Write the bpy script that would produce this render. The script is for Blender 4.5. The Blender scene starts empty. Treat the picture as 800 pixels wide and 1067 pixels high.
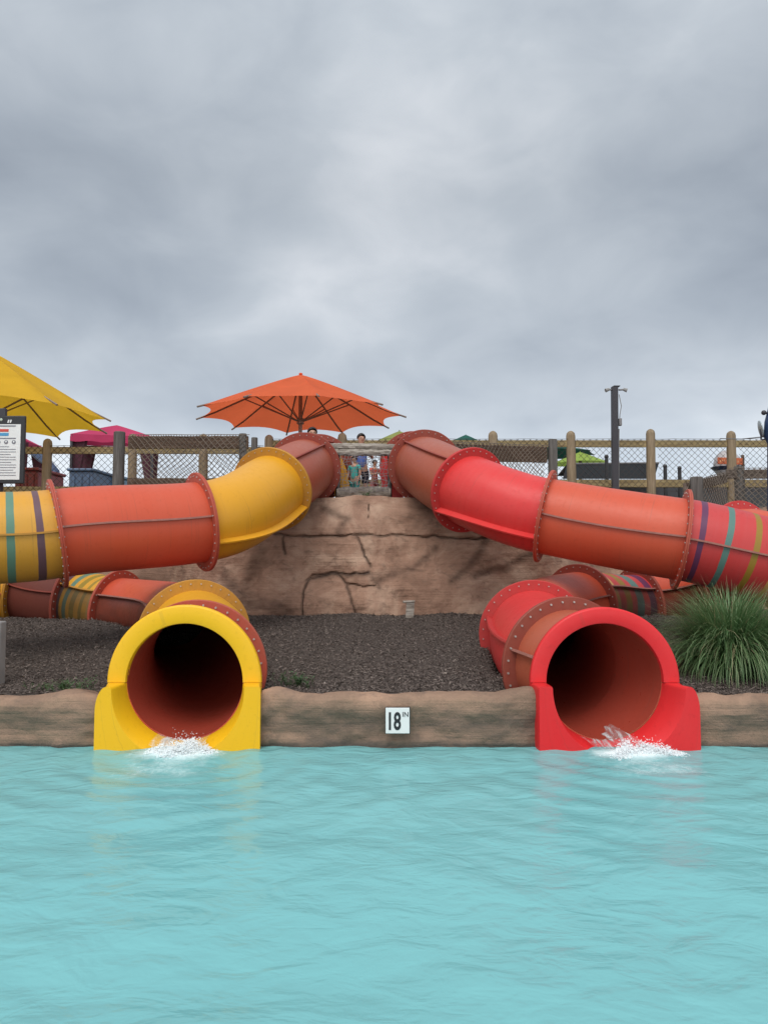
import bpy, bmesh, math, random
import numpy as np
from mathutils import Vector, Matrix, noise
random.seed(7); RNG = np.random.default_rng(7)
PI = math.pi
scene = bpy.context.scene
C = scene.collection

# ------------------------------------------------------------------ camera
F = 770.0; PITCH = math.atan((579-533.5)/F); CAMZ = 1.2
cam = bpy.data.cameras.new('camera'); camo = bpy.data.objects.new('camera', cam); C.objects.link(camo)
cam.sensor_fit = 'VERTICAL'; cam.sensor_height = 36; cam.lens = 36*F/1067
cam.clip_start = .05; cam.clip_end = 3000
camo.location = (0, 0, CAMZ); camo.rotation_euler = (PI/2+PITCH, 0, 0)
scene.camera = camo

def P(px, py, d):
    a = (px-400)/F; v = (533.5-py)/F
    y = math.cos(PITCH)-v*math.sin(PITCH); z = math.sin(PITCH)+v*math.cos(PITCH)
    t = d/y
    return Vector((a*t, d, CAMZ+z*t))

# ------------------------------------------------------------------ node helpers
def new_mat(name):
    m = bpy.data.materials.new(name); m.use_nodes = True
    nt = m.node_tree; nt.nodes.clear()
    out = nt.nodes.new('ShaderNodeOutputMaterial'); b = nt.nodes.new('ShaderNodeBsdfPrincipled')
    nt.links.new(b.outputs[0], out.inputs[0])
    return m, nt, b, out
def N(nt, t, **kw):
    n = nt.nodes.new('ShaderNode'+t)
    for k, v in kw.items():
        if hasattr(n, k): setattr(n, k, v)
        else: n.inputs[k.replace('_', ' ')].default_value = v
    return n
def L(nt, a, b): nt.links.new(a, b)
def ramp(nt, fac, stops, interp='LINEAR'):
    r = nt.nodes.new('ShaderNodeValToRGB'); r.color_ramp.interpolation = interp
    e = r.color_ramp.elements
    while len(e) < len(stops): e.new(.5)
    for i, (p, c) in enumerate(stops):
        e[i].position = p; e[i].color = (*c, 1) if len(c) == 3 else c
    if fac is not None: L(nt, fac, r.inputs[0])
    return r
def mixc(nt, fac, a, b, mode='MIX'):
    n = nt.nodes.new('ShaderNodeMix'); n.data_type = 'RGBA'; n.blend_type = mode
    for s, v in ((n.inputs[0], fac), (n.inputs[6], a), (n.inputs[7], b)):
        if isinstance(v, (int, float)): s.default_value = v
        elif isinstance(v, (tuple, list)): s.default_value = (*v, 1)
        else: L(nt, v, s)
    return n.outputs[2]
def math_(nt, op, a, b=None, clamp=False):
    n = nt.nodes.new('ShaderNodeMath'); n.operation = op; n.use_clamp = clamp
    for i, v in ((0, a), (1, b)):
        if v is None: continue
        if isinstance(v, (int, float)): n.inputs[i].default_value = v
        else: L(nt, v, n.inputs[i])
    return n.outputs[0]
def noise_(nt, vec, scale, detail=4, rough=.55, dist=0):
    n = N(nt, 'TexNoise'); n.inputs['Scale'].default_value = scale; n.inputs['Detail'].default_value = detail
    n.inputs['Roughness'].default_value = rough; n.inputs['Distortion'].default_value = dist
    if vec is not None: L(nt, vec, n.inputs['Vector'])
    return n.outputs[0]
def mapping(nt, vec, scale=(1,1,1), rot=(0,0,0)):
    m = N(nt, 'Mapping'); m.inputs['Scale'].default_value = scale; m.inputs['Rotation'].default_value = rot
    L(nt, vec, m.inputs['Vector']); return m.outputs[0]
def bump(nt, b, h, strength=.3, dist=.01):
    n = N(nt, 'Bump'); n.inputs['Strength'].default_value = strength; n.inputs['Distance'].default_value = dist
    L(nt, h, n.inputs['Height']); L(nt, n.outputs[0], b.inputs['Normal'])
def pos(nt): return N(nt, 'NewGeometry').outputs['Position']

def basic(name, col, rough=.5, var=.15, scale=8, bmp=.1, metallic=0, spec=.5, bscale=60):
    m, nt, b, o = new_mat(name); p = pos(nt)
    f = noise_(nt, p, scale, 5)
    c = mixc(nt, f, tuple(max(0, x*(1-var*1.6)) for x in col), tuple(min(1, x*(1+var)) for x in col))
    L(nt, c, b.inputs['Base Color']); b.inputs['Roughness'].default_value = rough
    b.inputs['Metallic'].default_value = metallic; b.inputs['Specular IOR Level'].default_value = spec
    if bmp: bump(nt, b, noise_(nt, p, bscale, 4), bmp, .004)
    return m

def mudmix(nt, uv, c, mud):  # darkens the lower side: upper tube's cast shade plus dirt, painted into the colour
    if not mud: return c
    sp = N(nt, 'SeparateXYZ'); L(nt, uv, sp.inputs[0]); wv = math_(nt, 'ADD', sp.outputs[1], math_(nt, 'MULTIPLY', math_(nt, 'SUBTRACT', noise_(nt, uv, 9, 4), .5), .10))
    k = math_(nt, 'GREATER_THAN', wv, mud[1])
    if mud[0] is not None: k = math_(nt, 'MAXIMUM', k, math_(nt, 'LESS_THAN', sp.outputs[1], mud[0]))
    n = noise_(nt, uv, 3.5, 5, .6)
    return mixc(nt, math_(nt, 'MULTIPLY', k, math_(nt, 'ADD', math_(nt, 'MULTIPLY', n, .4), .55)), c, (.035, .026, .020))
def gelcoat(name, col, dull, rough=.38, fade=.35, mud=None):
    """weathered glass-fibre: faded blotches, drip streaks, scuffs"""
    m, nt, b, o = new_mat(name)
    uv = N(nt, 'UVMap').outputs[0]; p = pos(nt)
    big = noise_(nt, p, 1.6, 5, .6)
    fine = noise_(nt, p, 22, 5, .65)
    streak = noise_(nt, mapping(nt, uv, (26, .35, 1)), 1.0, 4, .6)
    f = math_(nt, 'ADD', math_(nt, 'MULTIPLY', big, .7), math_(nt, 'MULTIPLY', streak, .45))
    r = ramp(nt, f, [(.38, (0,0,0)), (.78, (1,1,1))])
    c = mixc(nt, math_(nt, 'MULTIPLY', r.outputs[0], fade), col, dull)
    r2 = ramp(nt, fine, [(.56, (0,0,0)), (.8, (1,1,1))])
    c = mixc(nt, math_(nt, 'MULTIPLY', r2.outputs[0], .35), c, tuple(x*.55 for x in col))
    # water-borne grime in vertical runs
    gr = noise_(nt, mapping(nt, uv, (60, 1.2, 1)), 1.0, 3, .5)
    r3 = ramp(nt, gr, [(.6, (0,0,0)), (.82, (1,1,1))])
    c = mixc(nt, math_(nt, 'MULTIPLY', r3.outputs[0], .34), c, (.10, .07, .05))
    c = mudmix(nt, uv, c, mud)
    L(nt, c, b.inputs['Base Color'])
    rr = math_(nt, 'ADD', math_(nt, 'MULTIPLY', fine, .3), rough-.12)
    L(nt, rr, b.inputs['Roughness']); b.inputs['Specular IOR Level'].default_value = .3
    bump(nt, b, math_(nt, 'ADD', noise_(nt, p, 7, 3), math_(nt, 'MULTIPLY', fine, .1)), .12, .012)
    return m, nt, b, c

ORANGE = (.54, .078, .034); RED = (.60, .030, .030); YEL = (.66, .31, .014); BROWN = (.33, .072, .036)
M = {}
M['orange'] = gelcoat('orange_gelcoat', ORANGE, (.54, .125, .075))[0]
M['red'] = gelcoat('red_gelcoat', RED, (.60, .10, .085))[0]
M['yellow'] = gelcoat('yellow_gelcoat', YEL, (.62, .30, .045))[0]
M['brown'] = gelcoat('faded_red_brown_gelcoat', BROWN, (.38, .12, .07))[0]
M['flange_orange'] = gelcoat('orange_flange_gelcoat', (.42, .058, .032), (.36, .12, .08), .5, .6)[0]
M['flange_red'] = gelcoat('red_flange_gelcoat', (.50, .028, .028), (.38, .07, .06), .5, .6)[0]
M['flange_yellow'] = gelcoat('yellow_flange_gelcoat', (.52, .24, .025), (.30, .16, .05), .5, .7)[0]
M['flange_brown'] = gelcoat('brown_flange_gelcoat', (.28, .045, .030), (.24, .09, .06), .5, .6)[0]
M['mouth_yellow'] = gelcoat('bright_yellow_gelcoat', (.80, .43, .008), (.76, .42, .03), .35, .3)[0]
M['mouth_red'] = gelcoat('bright_red_gelcoat', (.66, .018, .022), (.62, .06, .055), .35, .3)[0]
M['orange_mud_left'] = gelcoat('muddy_orange_gelcoat', ORANGE, (.50, .12, .08), mud=(.20, 1.25))[0]  # this and the next: shade and dirt painted below the seam
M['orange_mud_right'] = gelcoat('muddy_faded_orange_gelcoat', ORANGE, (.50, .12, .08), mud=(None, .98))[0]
M['dull_brown'] = gelcoat('grimy_red_brown_gelcoat', (.15, .035, .024), (.18, .06, .04), .55)[0]  # whole section darkened: shade from the upper run put into its colour
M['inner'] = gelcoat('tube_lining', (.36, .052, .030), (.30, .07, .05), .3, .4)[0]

def striped(name, base, bands, length, mud=None):
    m, nt, b, c0 = gelcoat(name, base, tuple(min(1, x*.8+.05) for x in base), fade=.5)
    uv = N(nt, 'UVMap').outputs[0]
    sx = N(nt, 'SeparateXYZ'); L(nt, uv, sx.inputs[0])
    t = math_(nt, 'DIVIDE', sx.outputs[0], length)
    wob = noise_(nt, uv, 5, 2)
    t = math_(nt, 'ADD', t, math_(nt, 'MULTIPLY', math_(nt, 'SUBTRACT', wob, .5), .012))
    c = c0
    for (a, e, col) in bands:
        k = math_(nt, 'MULTIPLY', math_(nt, 'GREATER_THAN', t, a), math_(nt, 'LESS_THAN', t, e))
        c = mixc(nt, math_(nt, 'MULTIPLY', k, .86), c, col)
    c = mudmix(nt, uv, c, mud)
    L(nt, c, b.inputs['Base Color'])
    return m
REDS = (.50, .040, .038); PUR = (.055, .032, .09); TEAL = (.03, .20, .17); OLIVE = (.24, .18, .02); CREAM = (.55, .34, .10)

M['bolt'] = basic('stainless_bolt', (.55, .50, .46), .45, .4, 40, 0, .3)
M['seam'] = basic('seam_sealant', (.33, .13, .10), .6, .3, 30, .2)
M['steel'] = basic('grey_steel', (.20, .19, .19), .45, .2, 12, .1, .4)
M['rib'] = basic('umbrella_rib_paint', (.22, .16, .13), .5, .2, 12, .1, .2)
M['dark_steel'] = basic('dark_bronze_paint', (.030, .026, .032), .5, .2, 12, .1)
M['black'] = basic('black_plastic', (.012, .012, .014), .45, .2, 12, .05)
M['white'] = basic('white_panel', (.72, .72, .70), .45, .06, 6, 0)
M['concrete'] = basic('grey_concrete', (.26, .25, .24), .85, .25, 6, .5)

def wood(name, light, dark, rough=.85, along=(1, 14, 14), contrast=1.0):
    m, nt, b, o = new_mat(name); p = pos(nt)
    g = noise_(nt, mapping(nt, p, along), 3.0, 6, .65, .4)
    big = noise_(nt, p, 2.2, 3)
    r = ramp(nt, g, [(.32, dark), (.66, light)])
    c = mixc(nt, math_(nt, 'MULTIPLY', big, .5*contrast), r.outputs[0], tuple(x*.45 for x in dark))
    L(nt, c, b.inputs['Base Color']); b.inputs['Roughness'].default_value = rough
    b.inputs['Specular IOR Level'].default_value = .2
    bump(nt, b, g, .6, .012); return m
M['tanwood_x'] = wood('treated_timber_rail', (.46, .36, .19), (.28, .20, .10))
M['tanwood_z'] = wood('treated_timber_post', (.36, .275, .18), (.20, .145, .09), along=(14, 14, 1))
M['greywood_x'] = wood('weathered_rail', (.25, .20, .165), (.10, .075, .06))
M['brownwood_x'] = wood('brown_weathered_rail', (.20, .135, .095), (.085, .052, .038))
M['greywood_z'] = wood('weathered_post', (.19, .175, .16), (.075, .066, .06), along=(14, 14, 1))
M['drift'] = wood('driftwood', (.50, .45, .39), (.16, .13, .105), along=(2, 16, 22))
M['net'] = basic('dark_netting', (.045, .032, .030), .8, .3, 30, 0)
M['net_tan'] = basic('tan_netting', (.17, .135, .105), .85, .3, 30, 0)
M['rope'] = basic('grey_rope', (.22, .19, .19), .85, .3, 30, 0)

def fabric(name, col, trans=.35):
    m, nt, b, o = new_mat(name); p = pos(nt)
    f = noise_(nt, p, 2.5, 4); w = noise_(nt, p, 90, 2)
    c = mixc(nt, f, tuple(x*.82 for x in col), tuple(min(1, x*1.1) for x in col))
    L(nt, c, b.inputs['Base Color']); b.inputs['Roughness'].default_value = .8; b.inputs['Specular IOR Level'].default_value = .2
    bump(nt, b, w, .15, .002)
    tr = N(nt, 'BsdfTranslucent'); L(nt, c, tr.inputs[0])
    mx = N(nt, 'MixShader'); mx.inputs[0].default_value = trans
    L(nt, b.outputs[0], mx.inputs[1]); L(nt, tr.outputs[0], mx.inputs[2]); L(nt, mx.outputs[0], o.inputs[0])
    return m
M['fab_orange'] = fabric('orange_canvas', (.88, .17, .065), .45)
M['fab_yellow'] = fabric('yellow_canvas', (.88, .52, .035), .48)
M['fab_pink'] = fabric('magenta_canvas', (.52, .05, .13), .25)
M['fab_plum'] = fabric('plum_curtain', (.10, .035, .05), .2)
M['fab_lime'] = fabric('lime_canvas', (.33, .46, .09))
M['fab_green'] = fabric('dark_green_canvas', (.018, .10, .075), .15)
M['fab_olive'] = fabric('olive_canvas', (.30, .33, .10))
M['fab_black'] = fabric('black_canvas', (.018, .02, .022), .1)
M['skin'] = basic('skin', (.50, .27, .18), .5, .1, 20, 0)
M['hair'] = basic('dark_hair', (.020, .013, .010), .6, .3, 60, .3)
def cloth(n, c): return basic(n, c, .85, .2, 25, .2)

# ------------------------------------------------------------------ object helpers
def tag(o, label=None, cat=None, group=None, kind=None):
    if label: o['label'] = label
    if cat: o['category'] = cat
    if group: o['group'] = group
    if kind: o['kind'] = kind
    return o
def thing(name, loc, label, cat, group=None):
    o = bpy.data.objects.new(name, None); C.objects.link(o); o.location = loc; o.empty_display_size = .1
    return tag(o, label, cat, group)
ROOTLOC = {}
def worldloc(o):
    v = Vector((0, 0, 0))
    while o is not None:
        v += o.location if o.type == 'EMPTY' else Vector((0, 0, 0)); o = o.parent
    return v
def link(name, me, mats, parent=None, smooth=True, bevel=0):
    for m in (mats if isinstance(mats, (list, tuple)) else [mats]): me.materials.append(m)
    if smooth:
        me.polygons.foreach_set('use_smooth', [True]*len(me.polygons))
        try: me.set_sharp_from_angle(angle=math.radians(38))
        except Exception: pass
    o = bpy.data.objects.new(name, me); C.objects.link(o)
    if parent is not None:
        o.parent = parent
        o.matrix_parent_inverse = Matrix.Translation(-worldloc(parent))
        if parent.type == 'MESH': o.matrix_parent_inverse = Matrix.Identity(4); 
    if bevel:
        md = o.modifiers.new('bevel', 'BEVEL'); md.width = bevel; md.segments = 2; md.limit_method = 'ANGLE'
    return o
# mesh children of mesh parts: parent's own geometry is in world coords offset by its parent inverse,
# so a sub-part needs no further offset.
class MB:
    def __init__(s): s.v = []; s.f = []; s.mi = []; s.uv = []
    def add(s, vs, fs, mi=0, uvs=None):
        n = len(s.v); s.v += [tuple(v) for v in vs]
        for i, f in enumerate(fs):
            s.f.append(tuple(n+k for k in f)); s.mi.append(mi); s.uv.append(uvs[i] if uvs else [(0, 0)]*len(f))
        return s
    def box(s, c, size, R=None, mi=0, jitter=0):
        c = Vector(c); hx, hy, hz = [k/2 for k in size]; vs = []
        for z in (-hz, hz):
            for x, y in ((-hx,-hy),(hx,-hy),(hx,hy),(-hx,hy)):
                v = Vector((x, y, z))
                if jitter: v += Vector([random.uniform(-jitter, jitter) for _ in range(3)])
                if R is not None: v = R @ v
                vs.append(c+v)
        return s.add(vs, [(3,2,1,0),(4,5,6,7),(0,1,5,4),(1,2,6,5),(2,3,7,6),(3,0,4,7)], mi)
    def tube(s, pts, r, n=8, mi=0, cap=True):
        pts = [Vector(p) for p in pts]; m = len(pts)
        rs = r if isinstance(r, (list, tuple)) else [r]*m
        vs = []; ref = None
        for i, p in enumerate(pts):
            t = (pts[min(i+1, m-1)]-pts[max(i-1, 0)]).normalized()
            if ref is None: ref = t.orthogonal().normalized()
            ref = (ref-t*ref.dot(t)).normalized(); b = t.cross(ref)
            for k in range(n):
                a = 2*PI*k/n; vs.append(p+(ref*math.cos(a)+b*math.sin(a))*rs[i])
        fs = []
        for i in range(m-1):
            for k in range(n):
                k2 = (k+1) % n; fs.append((i*n+k, i*n+k2, (i+1)*n+k2, (i+1)*n+k))
        if cap: fs.append(tuple(range(n-1, -1, -1))); fs.append(tuple((m-1)*n+k for k in range(n)))
        return s.add(vs, fs, mi)
    def ball(s, c, r, n=8, mi=0, sc=(1,1,1)):
        c = Vector(c); vs = [c+Vector((0,0,-r*sc[2]))]; h = n//2
        for i in range(1, h):
            a = -PI/2+PI*i/h
            for k in range(n):
                b = 2*PI*k/n; vs.append(c+Vector((math.cos(a)*math.cos(b)*r*sc[0], math.cos(a)*math.sin(b)*r*sc[1], math.sin(a)*r*sc[2])))
        vs.append(c+Vector((0,0,r*sc[2]))); top = len(vs)-1; fs = []
        for k in range(n): fs.append((0, 1+(k+1) % n, 1+k)); fs.append((top, top-n+k, top-n+(k+1) % n))
        for i in range(h-2):
            for k in range(n):
                a = 1+i*n; fs.append((a+k, a+(k+1) % n, a+n+(k+1) % n, a+n+k))
        return s.add(vs, fs, mi)
    def mesh(s, name='m'):
        me = bpy.data.meshes.new(name); me.from_pydata(s.v, [], s.f); me.update()
        me.polygons.foreach_set('material_index', s.mi)
        uvl = me.uv_layers.new(name='UVMap'); flat = [c for f in s.uv for uv in f for c in uv]
        uvl.data.foreach_set('uv', flat); return me
    def build(s, name, mats, parent=None, smooth=True, bevel=0): return link(name, s.mesh(name), mats, parent, smooth, bevel)
def vnoise(p, s=1, o=4): return noise.fractal(Vector(p)*s, .9, 2.1, o)
def grid_mesh(name, X, Y, Z, attrs=None):
    nr, nc = X.shape; me = bpy.data.meshes.new(name)
    co = np.stack([X, Y, Z], -1).reshape(-1, 3).astype(np.float32)
    idx = np.arange(nr*nc).reshape(nr, nc)
    q = np.stack([idx[:-1,:-1], idx[:-1,1:], idx[1:,1:], idx[1:,:-1]], -1).reshape(-1, 4)
    me.vertices.add(len(co)); me.vertices.foreach_set('co', co.ravel())
    me.loops.add(q.size); me.loops.foreach_set('vertex_index', q.ravel().astype(np.int32))
    me.polygons.add(len(q)); me.polygons.foreach_set('loop_start', np.arange(0, q.size, 4, dtype=np.int32))
    me.polygons.foreach_set('loop_total', np.full(len(q), 4, dtype=np.int32))
    me.update(calc_edges=True)
    for k, a in (attrs or {}).items():
        at = me.attributes.new(k, 'FLOAT', 'POINT'); at.data.foreach_set('value', a.ravel().astype(np.float32))
    return me
def smst(a, b, x):
    t = min(1, max(0, (x-a)/(b-a))); return t*t*(3-2*t)

# ------------------------------------------------------------------ world + sun
w = bpy.data.worlds.new('World'); scene.world = w; w.use_nodes = True
nt = w.node_tree; nt.nodes.clear()
out = N(nt, 'OutputWorld'); bg = N(nt, 'Background'); L(nt, bg.outputs[0], out.inputs[0])
SUN_EL, SUN_AZ = math.radians(55), math.radians(200)
sky = N(nt, 'TexSky'); sky.sky_type = 'NISHITA'; sky.sun_disc = False
sky.sun_elevation = SUN_EL; sky.sun_rotation = SUN_AZ; sky.dust_density = 3
tc = N(nt, 'TexCoord').outputs['Generated']
sx = N(nt, 'SeparateXYZ'); L(nt, tc, sx.inputs[0])
zz = math_(nt, 'ADD', math_(nt, 'MAXIMUM', sx.outputs[2], 0.0), .42)
cx = N(nt, 'CombineXYZ'); L(nt, math_(nt, 'DIVIDE', sx.outputs[0], zz), cx.inputs[0]); L(nt, math_(nt, 'DIVIDE', sx.outputs[1], zz), cx.inputs[1])
pl = mapping(nt, cx.outputs[0], (1.0, 1.0, 1)); 
n1 = noise_(nt, pl, 1.5, 3, .42, .2)
n2 = noise_(nt, mapping(nt, tc, (1.0, 1.0, 1.7), (.2, .1, .5)), 6.5, 5, .5, .35)
n3 = noise_(nt, mapping(nt, cx.outputs[0], (.6, .5, 1), (0, 0, 1.2)), 1.6, 2, .4)
f = math_(nt, 'ADD', math_(nt, 'ADD', math_(nt, 'MULTIPLY', n1, .53), math_(nt, 'MULTIPLY', n2, .24)), math_(nt, 'MULTIPLY', n3, .22))
cr = ramp(nt, f, [(.35, (.30, .345, .41)), (.44, (.39, .44, .505)), (.53, (.50, .55, .61)), (.64, (.70, .735, .785))])
hz = ramp(nt, sx.outputs[2], [(0.0, (1.75, 1.74, 1.72)), (.12, (1.6, 1.6, 1.58)), (.175, (1.28, 1.28, 1.28)), (.26, (1.14, 1.14, 1.14)), (.45, (1.0, 1.0, 1.0)), (.68, (1.25, 1.24, 1.22)), (1.0, (2.1, 2.05, 2.0))])
cl = mixc(nt, 1.0, cr.outputs[0], hz.outputs[0], 'MULTIPLY')
back = ramp(nt, math_(nt, 'MULTIPLY', sx.outputs[1], -1.0), [(-.0, (1, 1, 1)), (.8, (2.5, 2.35, 2.2))])
cl = mixc(nt, 1.0, cl, back.outputs[0], 'MULTIPLY')
skyc = mixc(nt, 1.0, sky.outputs[0], (.08, .08, .08), 'MULTIPLY')
fin = mixc(nt, .95, skyc, cl)
L(nt, fin, bg.inputs[0]); bg.inputs[1].default_value = 1.0
sun = bpy.data.lights.new('sun', 'SUN'); sun.energy = 1.5; sun.angle = math.radians(35); sun.color = (1, .97, .93)
so = bpy.data.objects.new('sun', sun); C.objects.link(so)
# light comes from behind the camera, slightly left, high
dvec = Vector((math.sin(SUN_AZ)*math.cos(SUN_EL), math.cos(SUN_AZ)*math.cos(SUN_EL), math.sin(SUN_EL)))
so.rotation_euler = dvec.to_track_quat('Z', 'Y').to_euler(); so.location = (0, 0, 20)

# ------------------------------------------------------------------ ground and rockwork
def rock_y(x):
    a = abs(x); return 8.25 + 2.0*smst(1.75, 3.3, a)
def mulch_z(x, y):
    return .285 + .26*smst(4.9, 8.6, y)*(1-.35*smst(2.2, 4.5, abs(x)))
LX, RX = -1.275, 1.41
# low runs of the two tubes: the mulch is dug out around them
LOWRUN = [[P(-60,612,9.8), P(24,618,9.3), P(78,628,8.95), P(124,637,8.6), Vector((-2.2, 7.7, .54)), P(203,662,6.35), Vector((-1.36, 5.75, .50)), Vector((LX,5.12,.425)), Vector((LX,4.80,.395))],
          [P(760,622,9.5), P(720,622,9.4), P(664,632,9.0), P(603,632,8.3), Vector((1.66, 7.5, .58)), P(556,661,6.5), Vector((1.24,5.85,.48)), Vector((1.275,5.22,.44)), Vector((RX,4.80,.395))]]
def mulch_h(x, y):
    h = mulch_z(x, y)+.025*vnoise((x, y, 3), 1.6)+.012*vnoise((x, y, 8), 9)
    for run in LOWRUN:
        for a, b in zip(run[:-1], run[1:]):
            dx, dy = b.x-a.x, b.y-a.y; t = max(0, min(1, ((x-a.x)*dx+(y-a.y)*dy)/(dx*dx+dy*dy)))
            d = math.hypot(x-a.x-t*dx, y-a.y-t*dy)
            if d < .44: h = min(h, a.z+(b.z-a.z)*t-math.sqrt(max(0, .40**2-min(d, .40)**2))-.05)
    return h
def mat_ground():
    m, nt, b, o = new_mat('trodden_ground'); p = pos(nt)
    r = ramp(nt, noise_(nt, p, 1.2, 6), [(.35, (.06, .085, .035)), (.6, (.17, .15, .12))])
    L(nt, r.outputs[0], b.inputs['Base Color']); b.inputs['Roughness'].default_value = .95
    bump(nt, b, noise_(nt, p, 30, 4), .5, .02); return m
xs = np.array([-900,-300,-100,-40,-20,-13,-12.6,-10,-9,-8,-6,-4,-2,0,2,4,6,8,9,10,12.6,13,20,40,100,300,900], float)
ys = np.array([-900,-300,-60,-20,-12.4,-12,-8,-4,0,2,4.75,4.9,6,7.5,10.9,11.0,14,20,40,100,300,900,1800], float)
X, Y = np.meshgrid(xs, ys); Z = np.zeros_like(X)
for i in range(X.shape[0]):
    for j in range(X.shape[1]):
        x, y = X[i, j], Y[i, j]
        if abs(x) <= 12.6 and -12 <= y <= 4.75: z = -.6
        elif y <= 10.9: z = -.7
        else: z = 1.85
        Z[i, j] = z
tag(link('ground', grid_mesh('ground', X, Y, Z), mat_ground()), kind='structure')

# plateau surface up to the rock edge
us = np.linspace(-9, 9, 121); vs = np.linspace(0, 1, 12)
X = np.zeros((12, 121)); Y = X.copy(); Z = X.copy()
for j, x in enumerate(us):
    y0 = rock_y(x)+.95
    for i, v in enumerate(vs):
        X[i, j] = x; Y[i, j] = y0+(18-y0)*v; Z[i, j] = 1.862+.02*vnoise((x, Y[i, j], 0), 1.2)
tag(link('upper_ground', grid_mesh('upper_ground', X, Y, Z), mat_ground()), kind='structure')

def mat_mulch(name='bark_mulch'):
    m, nt, b, o = new_mat(name); p = pos(nt)
    v = N(nt, 'TexVoronoi'); v.inputs['Scale'].default_value = 48; L(nt, mapping(nt, p, (1, 1, 1)), v.inputs['Vector'])
    f = noise_(nt, p, 60, 6, .75); big = noise_(nt, p, 1.5, 4)
    r = ramp(nt, f, [(.33, (.045, .035, .030)), (.52, (.12, .096, .083)), (.72, (.21, .172, .15))])
    c = mixc(nt, math_(nt, 'MULTIPLY', big, .7), r.outputs[0], (.065, .052, .045))
    L(nt, c, b.inputs['Base Color']); b.inputs['Roughness'].default_value = .95; b.inputs['Specular IOR Level'].default_value = .15
    bump(nt, b, math_(nt, 'ADD', f, v.outputs[0]), 1.0, .02); return m
xs = np.concatenate([np.linspace(-9, -4.6, 60), np.linspace(-4.55, 4.55, 300), np.linspace(4.6, 9, 60)]); ys = np.linspace(4.88, 11.0, 200)
X, Y = np.meshgrid(xs, ys); Z = np.zeros_like(X)
for i in range(X.shape[0]):
    for j in range(X.shape[1]):
        Z[i, j] = mulch_h(X[i, j], Y[i, j])
tag(link('mulch_bed', grid_mesh('mulch_bed', X, Y, Z), mat_mulch()), kind='structure')

# loose chips on the mulch
def mat_chips():
    m, nt, b, o = new_mat('mulch_chips')
    a = N(nt, 'Attribute'); a.attribute_name = 'tone'
    r = ramp(nt, a.outputs['Fac'], [(0, (.055, .043, .037)), (.5, (.14, .112, .097)), (.85, (.215, .175, .15)), (1, (.32, .265, .225))])
    L(nt, r.outputs[0], b.inputs['Base Color']); b.inputs['Roughness'].default_value = .9; b.inputs['Specular IOR Level'].default_value = .15
    return m
def scatter_chips(n):
    vs = np.zeros((n, 4, 3), np.float32); tone = np.zeros((n, 4), np.float32); k = 0
    while k < n:
        x = random.uniform(-5.2, 5.2); y = 4.93+random.random()**1.4*5.3
        if y > rock_y(x)+.2: continue
        z = mulch_h(x, y)+random.uniform(.001, .012)
        if z < .2: continue
        a = random.uniform(0, 2*PI); l = random.uniform(.004, .014); wd = random.uniform(.0018, .0042)
        if random.random() < .03: l *= 1.8; wd *= 1.5
        tilt = random.gauss(0, .35); roll = random.gauss(0, .5)
        d = Vector((math.cos(a)*math.cos(tilt), math.sin(a)*math.cos(tilt), math.sin(tilt)))*l
        s = Vector((-math.sin(a)*math.cos(roll), math.cos(a)*math.cos(roll), math.sin(roll)))*wd
        c = Vector((x, y, z))
        vs[k] = [c-d-s, c+d-s*.6, c+d*.9+s, c-d*.8+s]; tone[k] = min(1, abs(random.gauss(.42, .22))); k += 1
    me = bpy.data.meshes.new('chips'); me.vertices.add(n*4); me.vertices.foreach_set('co', vs.ravel())
    me.loops.add(n*4); me.loops.foreach_set('vertex_index', np.arange(n*4, dtype=np.int32))
    me.polygons.add(n); me.polygons.foreach_set('loop_start', np.arange(0, n*4, 4, dtype=np.int32)); me.polygons.foreach_set('loop_total', np.full(n, 4, dtype=np.int32))
    me.update(calc_edges=True)
    at = me.attributes.new('tone', 'FLOAT', 'POINT'); at.data.foreach_set('value', tone.ravel())
    return me
tag(link('mulch_chips', scatter_chips(110000), mat_chips(), smooth=False), 'loose dark bark mulch chips strewn over the bed between the slides', 'mulch', kind='stuff')

def seg_d(px, pz, pts):
    best = 9
    for (a, b) in zip(pts[:-1], pts[1:]):
        dx, dz = b[0]-a[0], b[1]-a[1]; q = dx*dx+dz*dz
        t = 0 if q == 0 else max(0, min(1, ((px-a[0])*dx+(pz-a[1])*dz)/q))
        best = min(best, math.hypot(px-a[0]-t*dx, pz-a[1]-t*dz))
    return best
def pl_xz(pts, d=8.55):
    return [(P(a, b, d).x, P(a, b, d).z) for a, b in pts]
cracks = [(pl_xz([(262,553),(300,558),(340,559),(372,557),(420,557),(462,560),(505,561),(548,557)]), .0135),
          (pl_xz([(371,558),(377,568),(380,580),(387,591)]), .0135),
          (pl_xz([(317,640),(317,618),(321,605),(338,600),(352,599),(361,608),(366,622),(372,640)]), .0135),
          (pl_xz([(319,605),(326,600),(350,598),(384,597)]), .0135), (pl_xz([(360,607),(378,611),(390,610)]), .009),
          (pl_xz([(293,558),(296,577)]), .0135), (pl_xz([(383,522),(384,532),(382,538)]), .007)]
stains = [(pl_xz([(392,604),(430,592),(455,572)]), .045), (pl_xz([(470,606),(490,590),(508,562)]), .05), (pl_xz([(495,600),(530,590),(560,575)]), .055),
          (pl_xz([(235,600),(262,628),(300,636)]), .11), (pl_xz([(330,600),(385,598),(395,612)]), .03), (pl_xz([(270,570),(262,600),(240,640)]), .08),
          (pl_xz([(335,528),(360,540),(352,555)]), .05), (pl_xz([(445,522),(470,535),(530,545)]), .06)]
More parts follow.
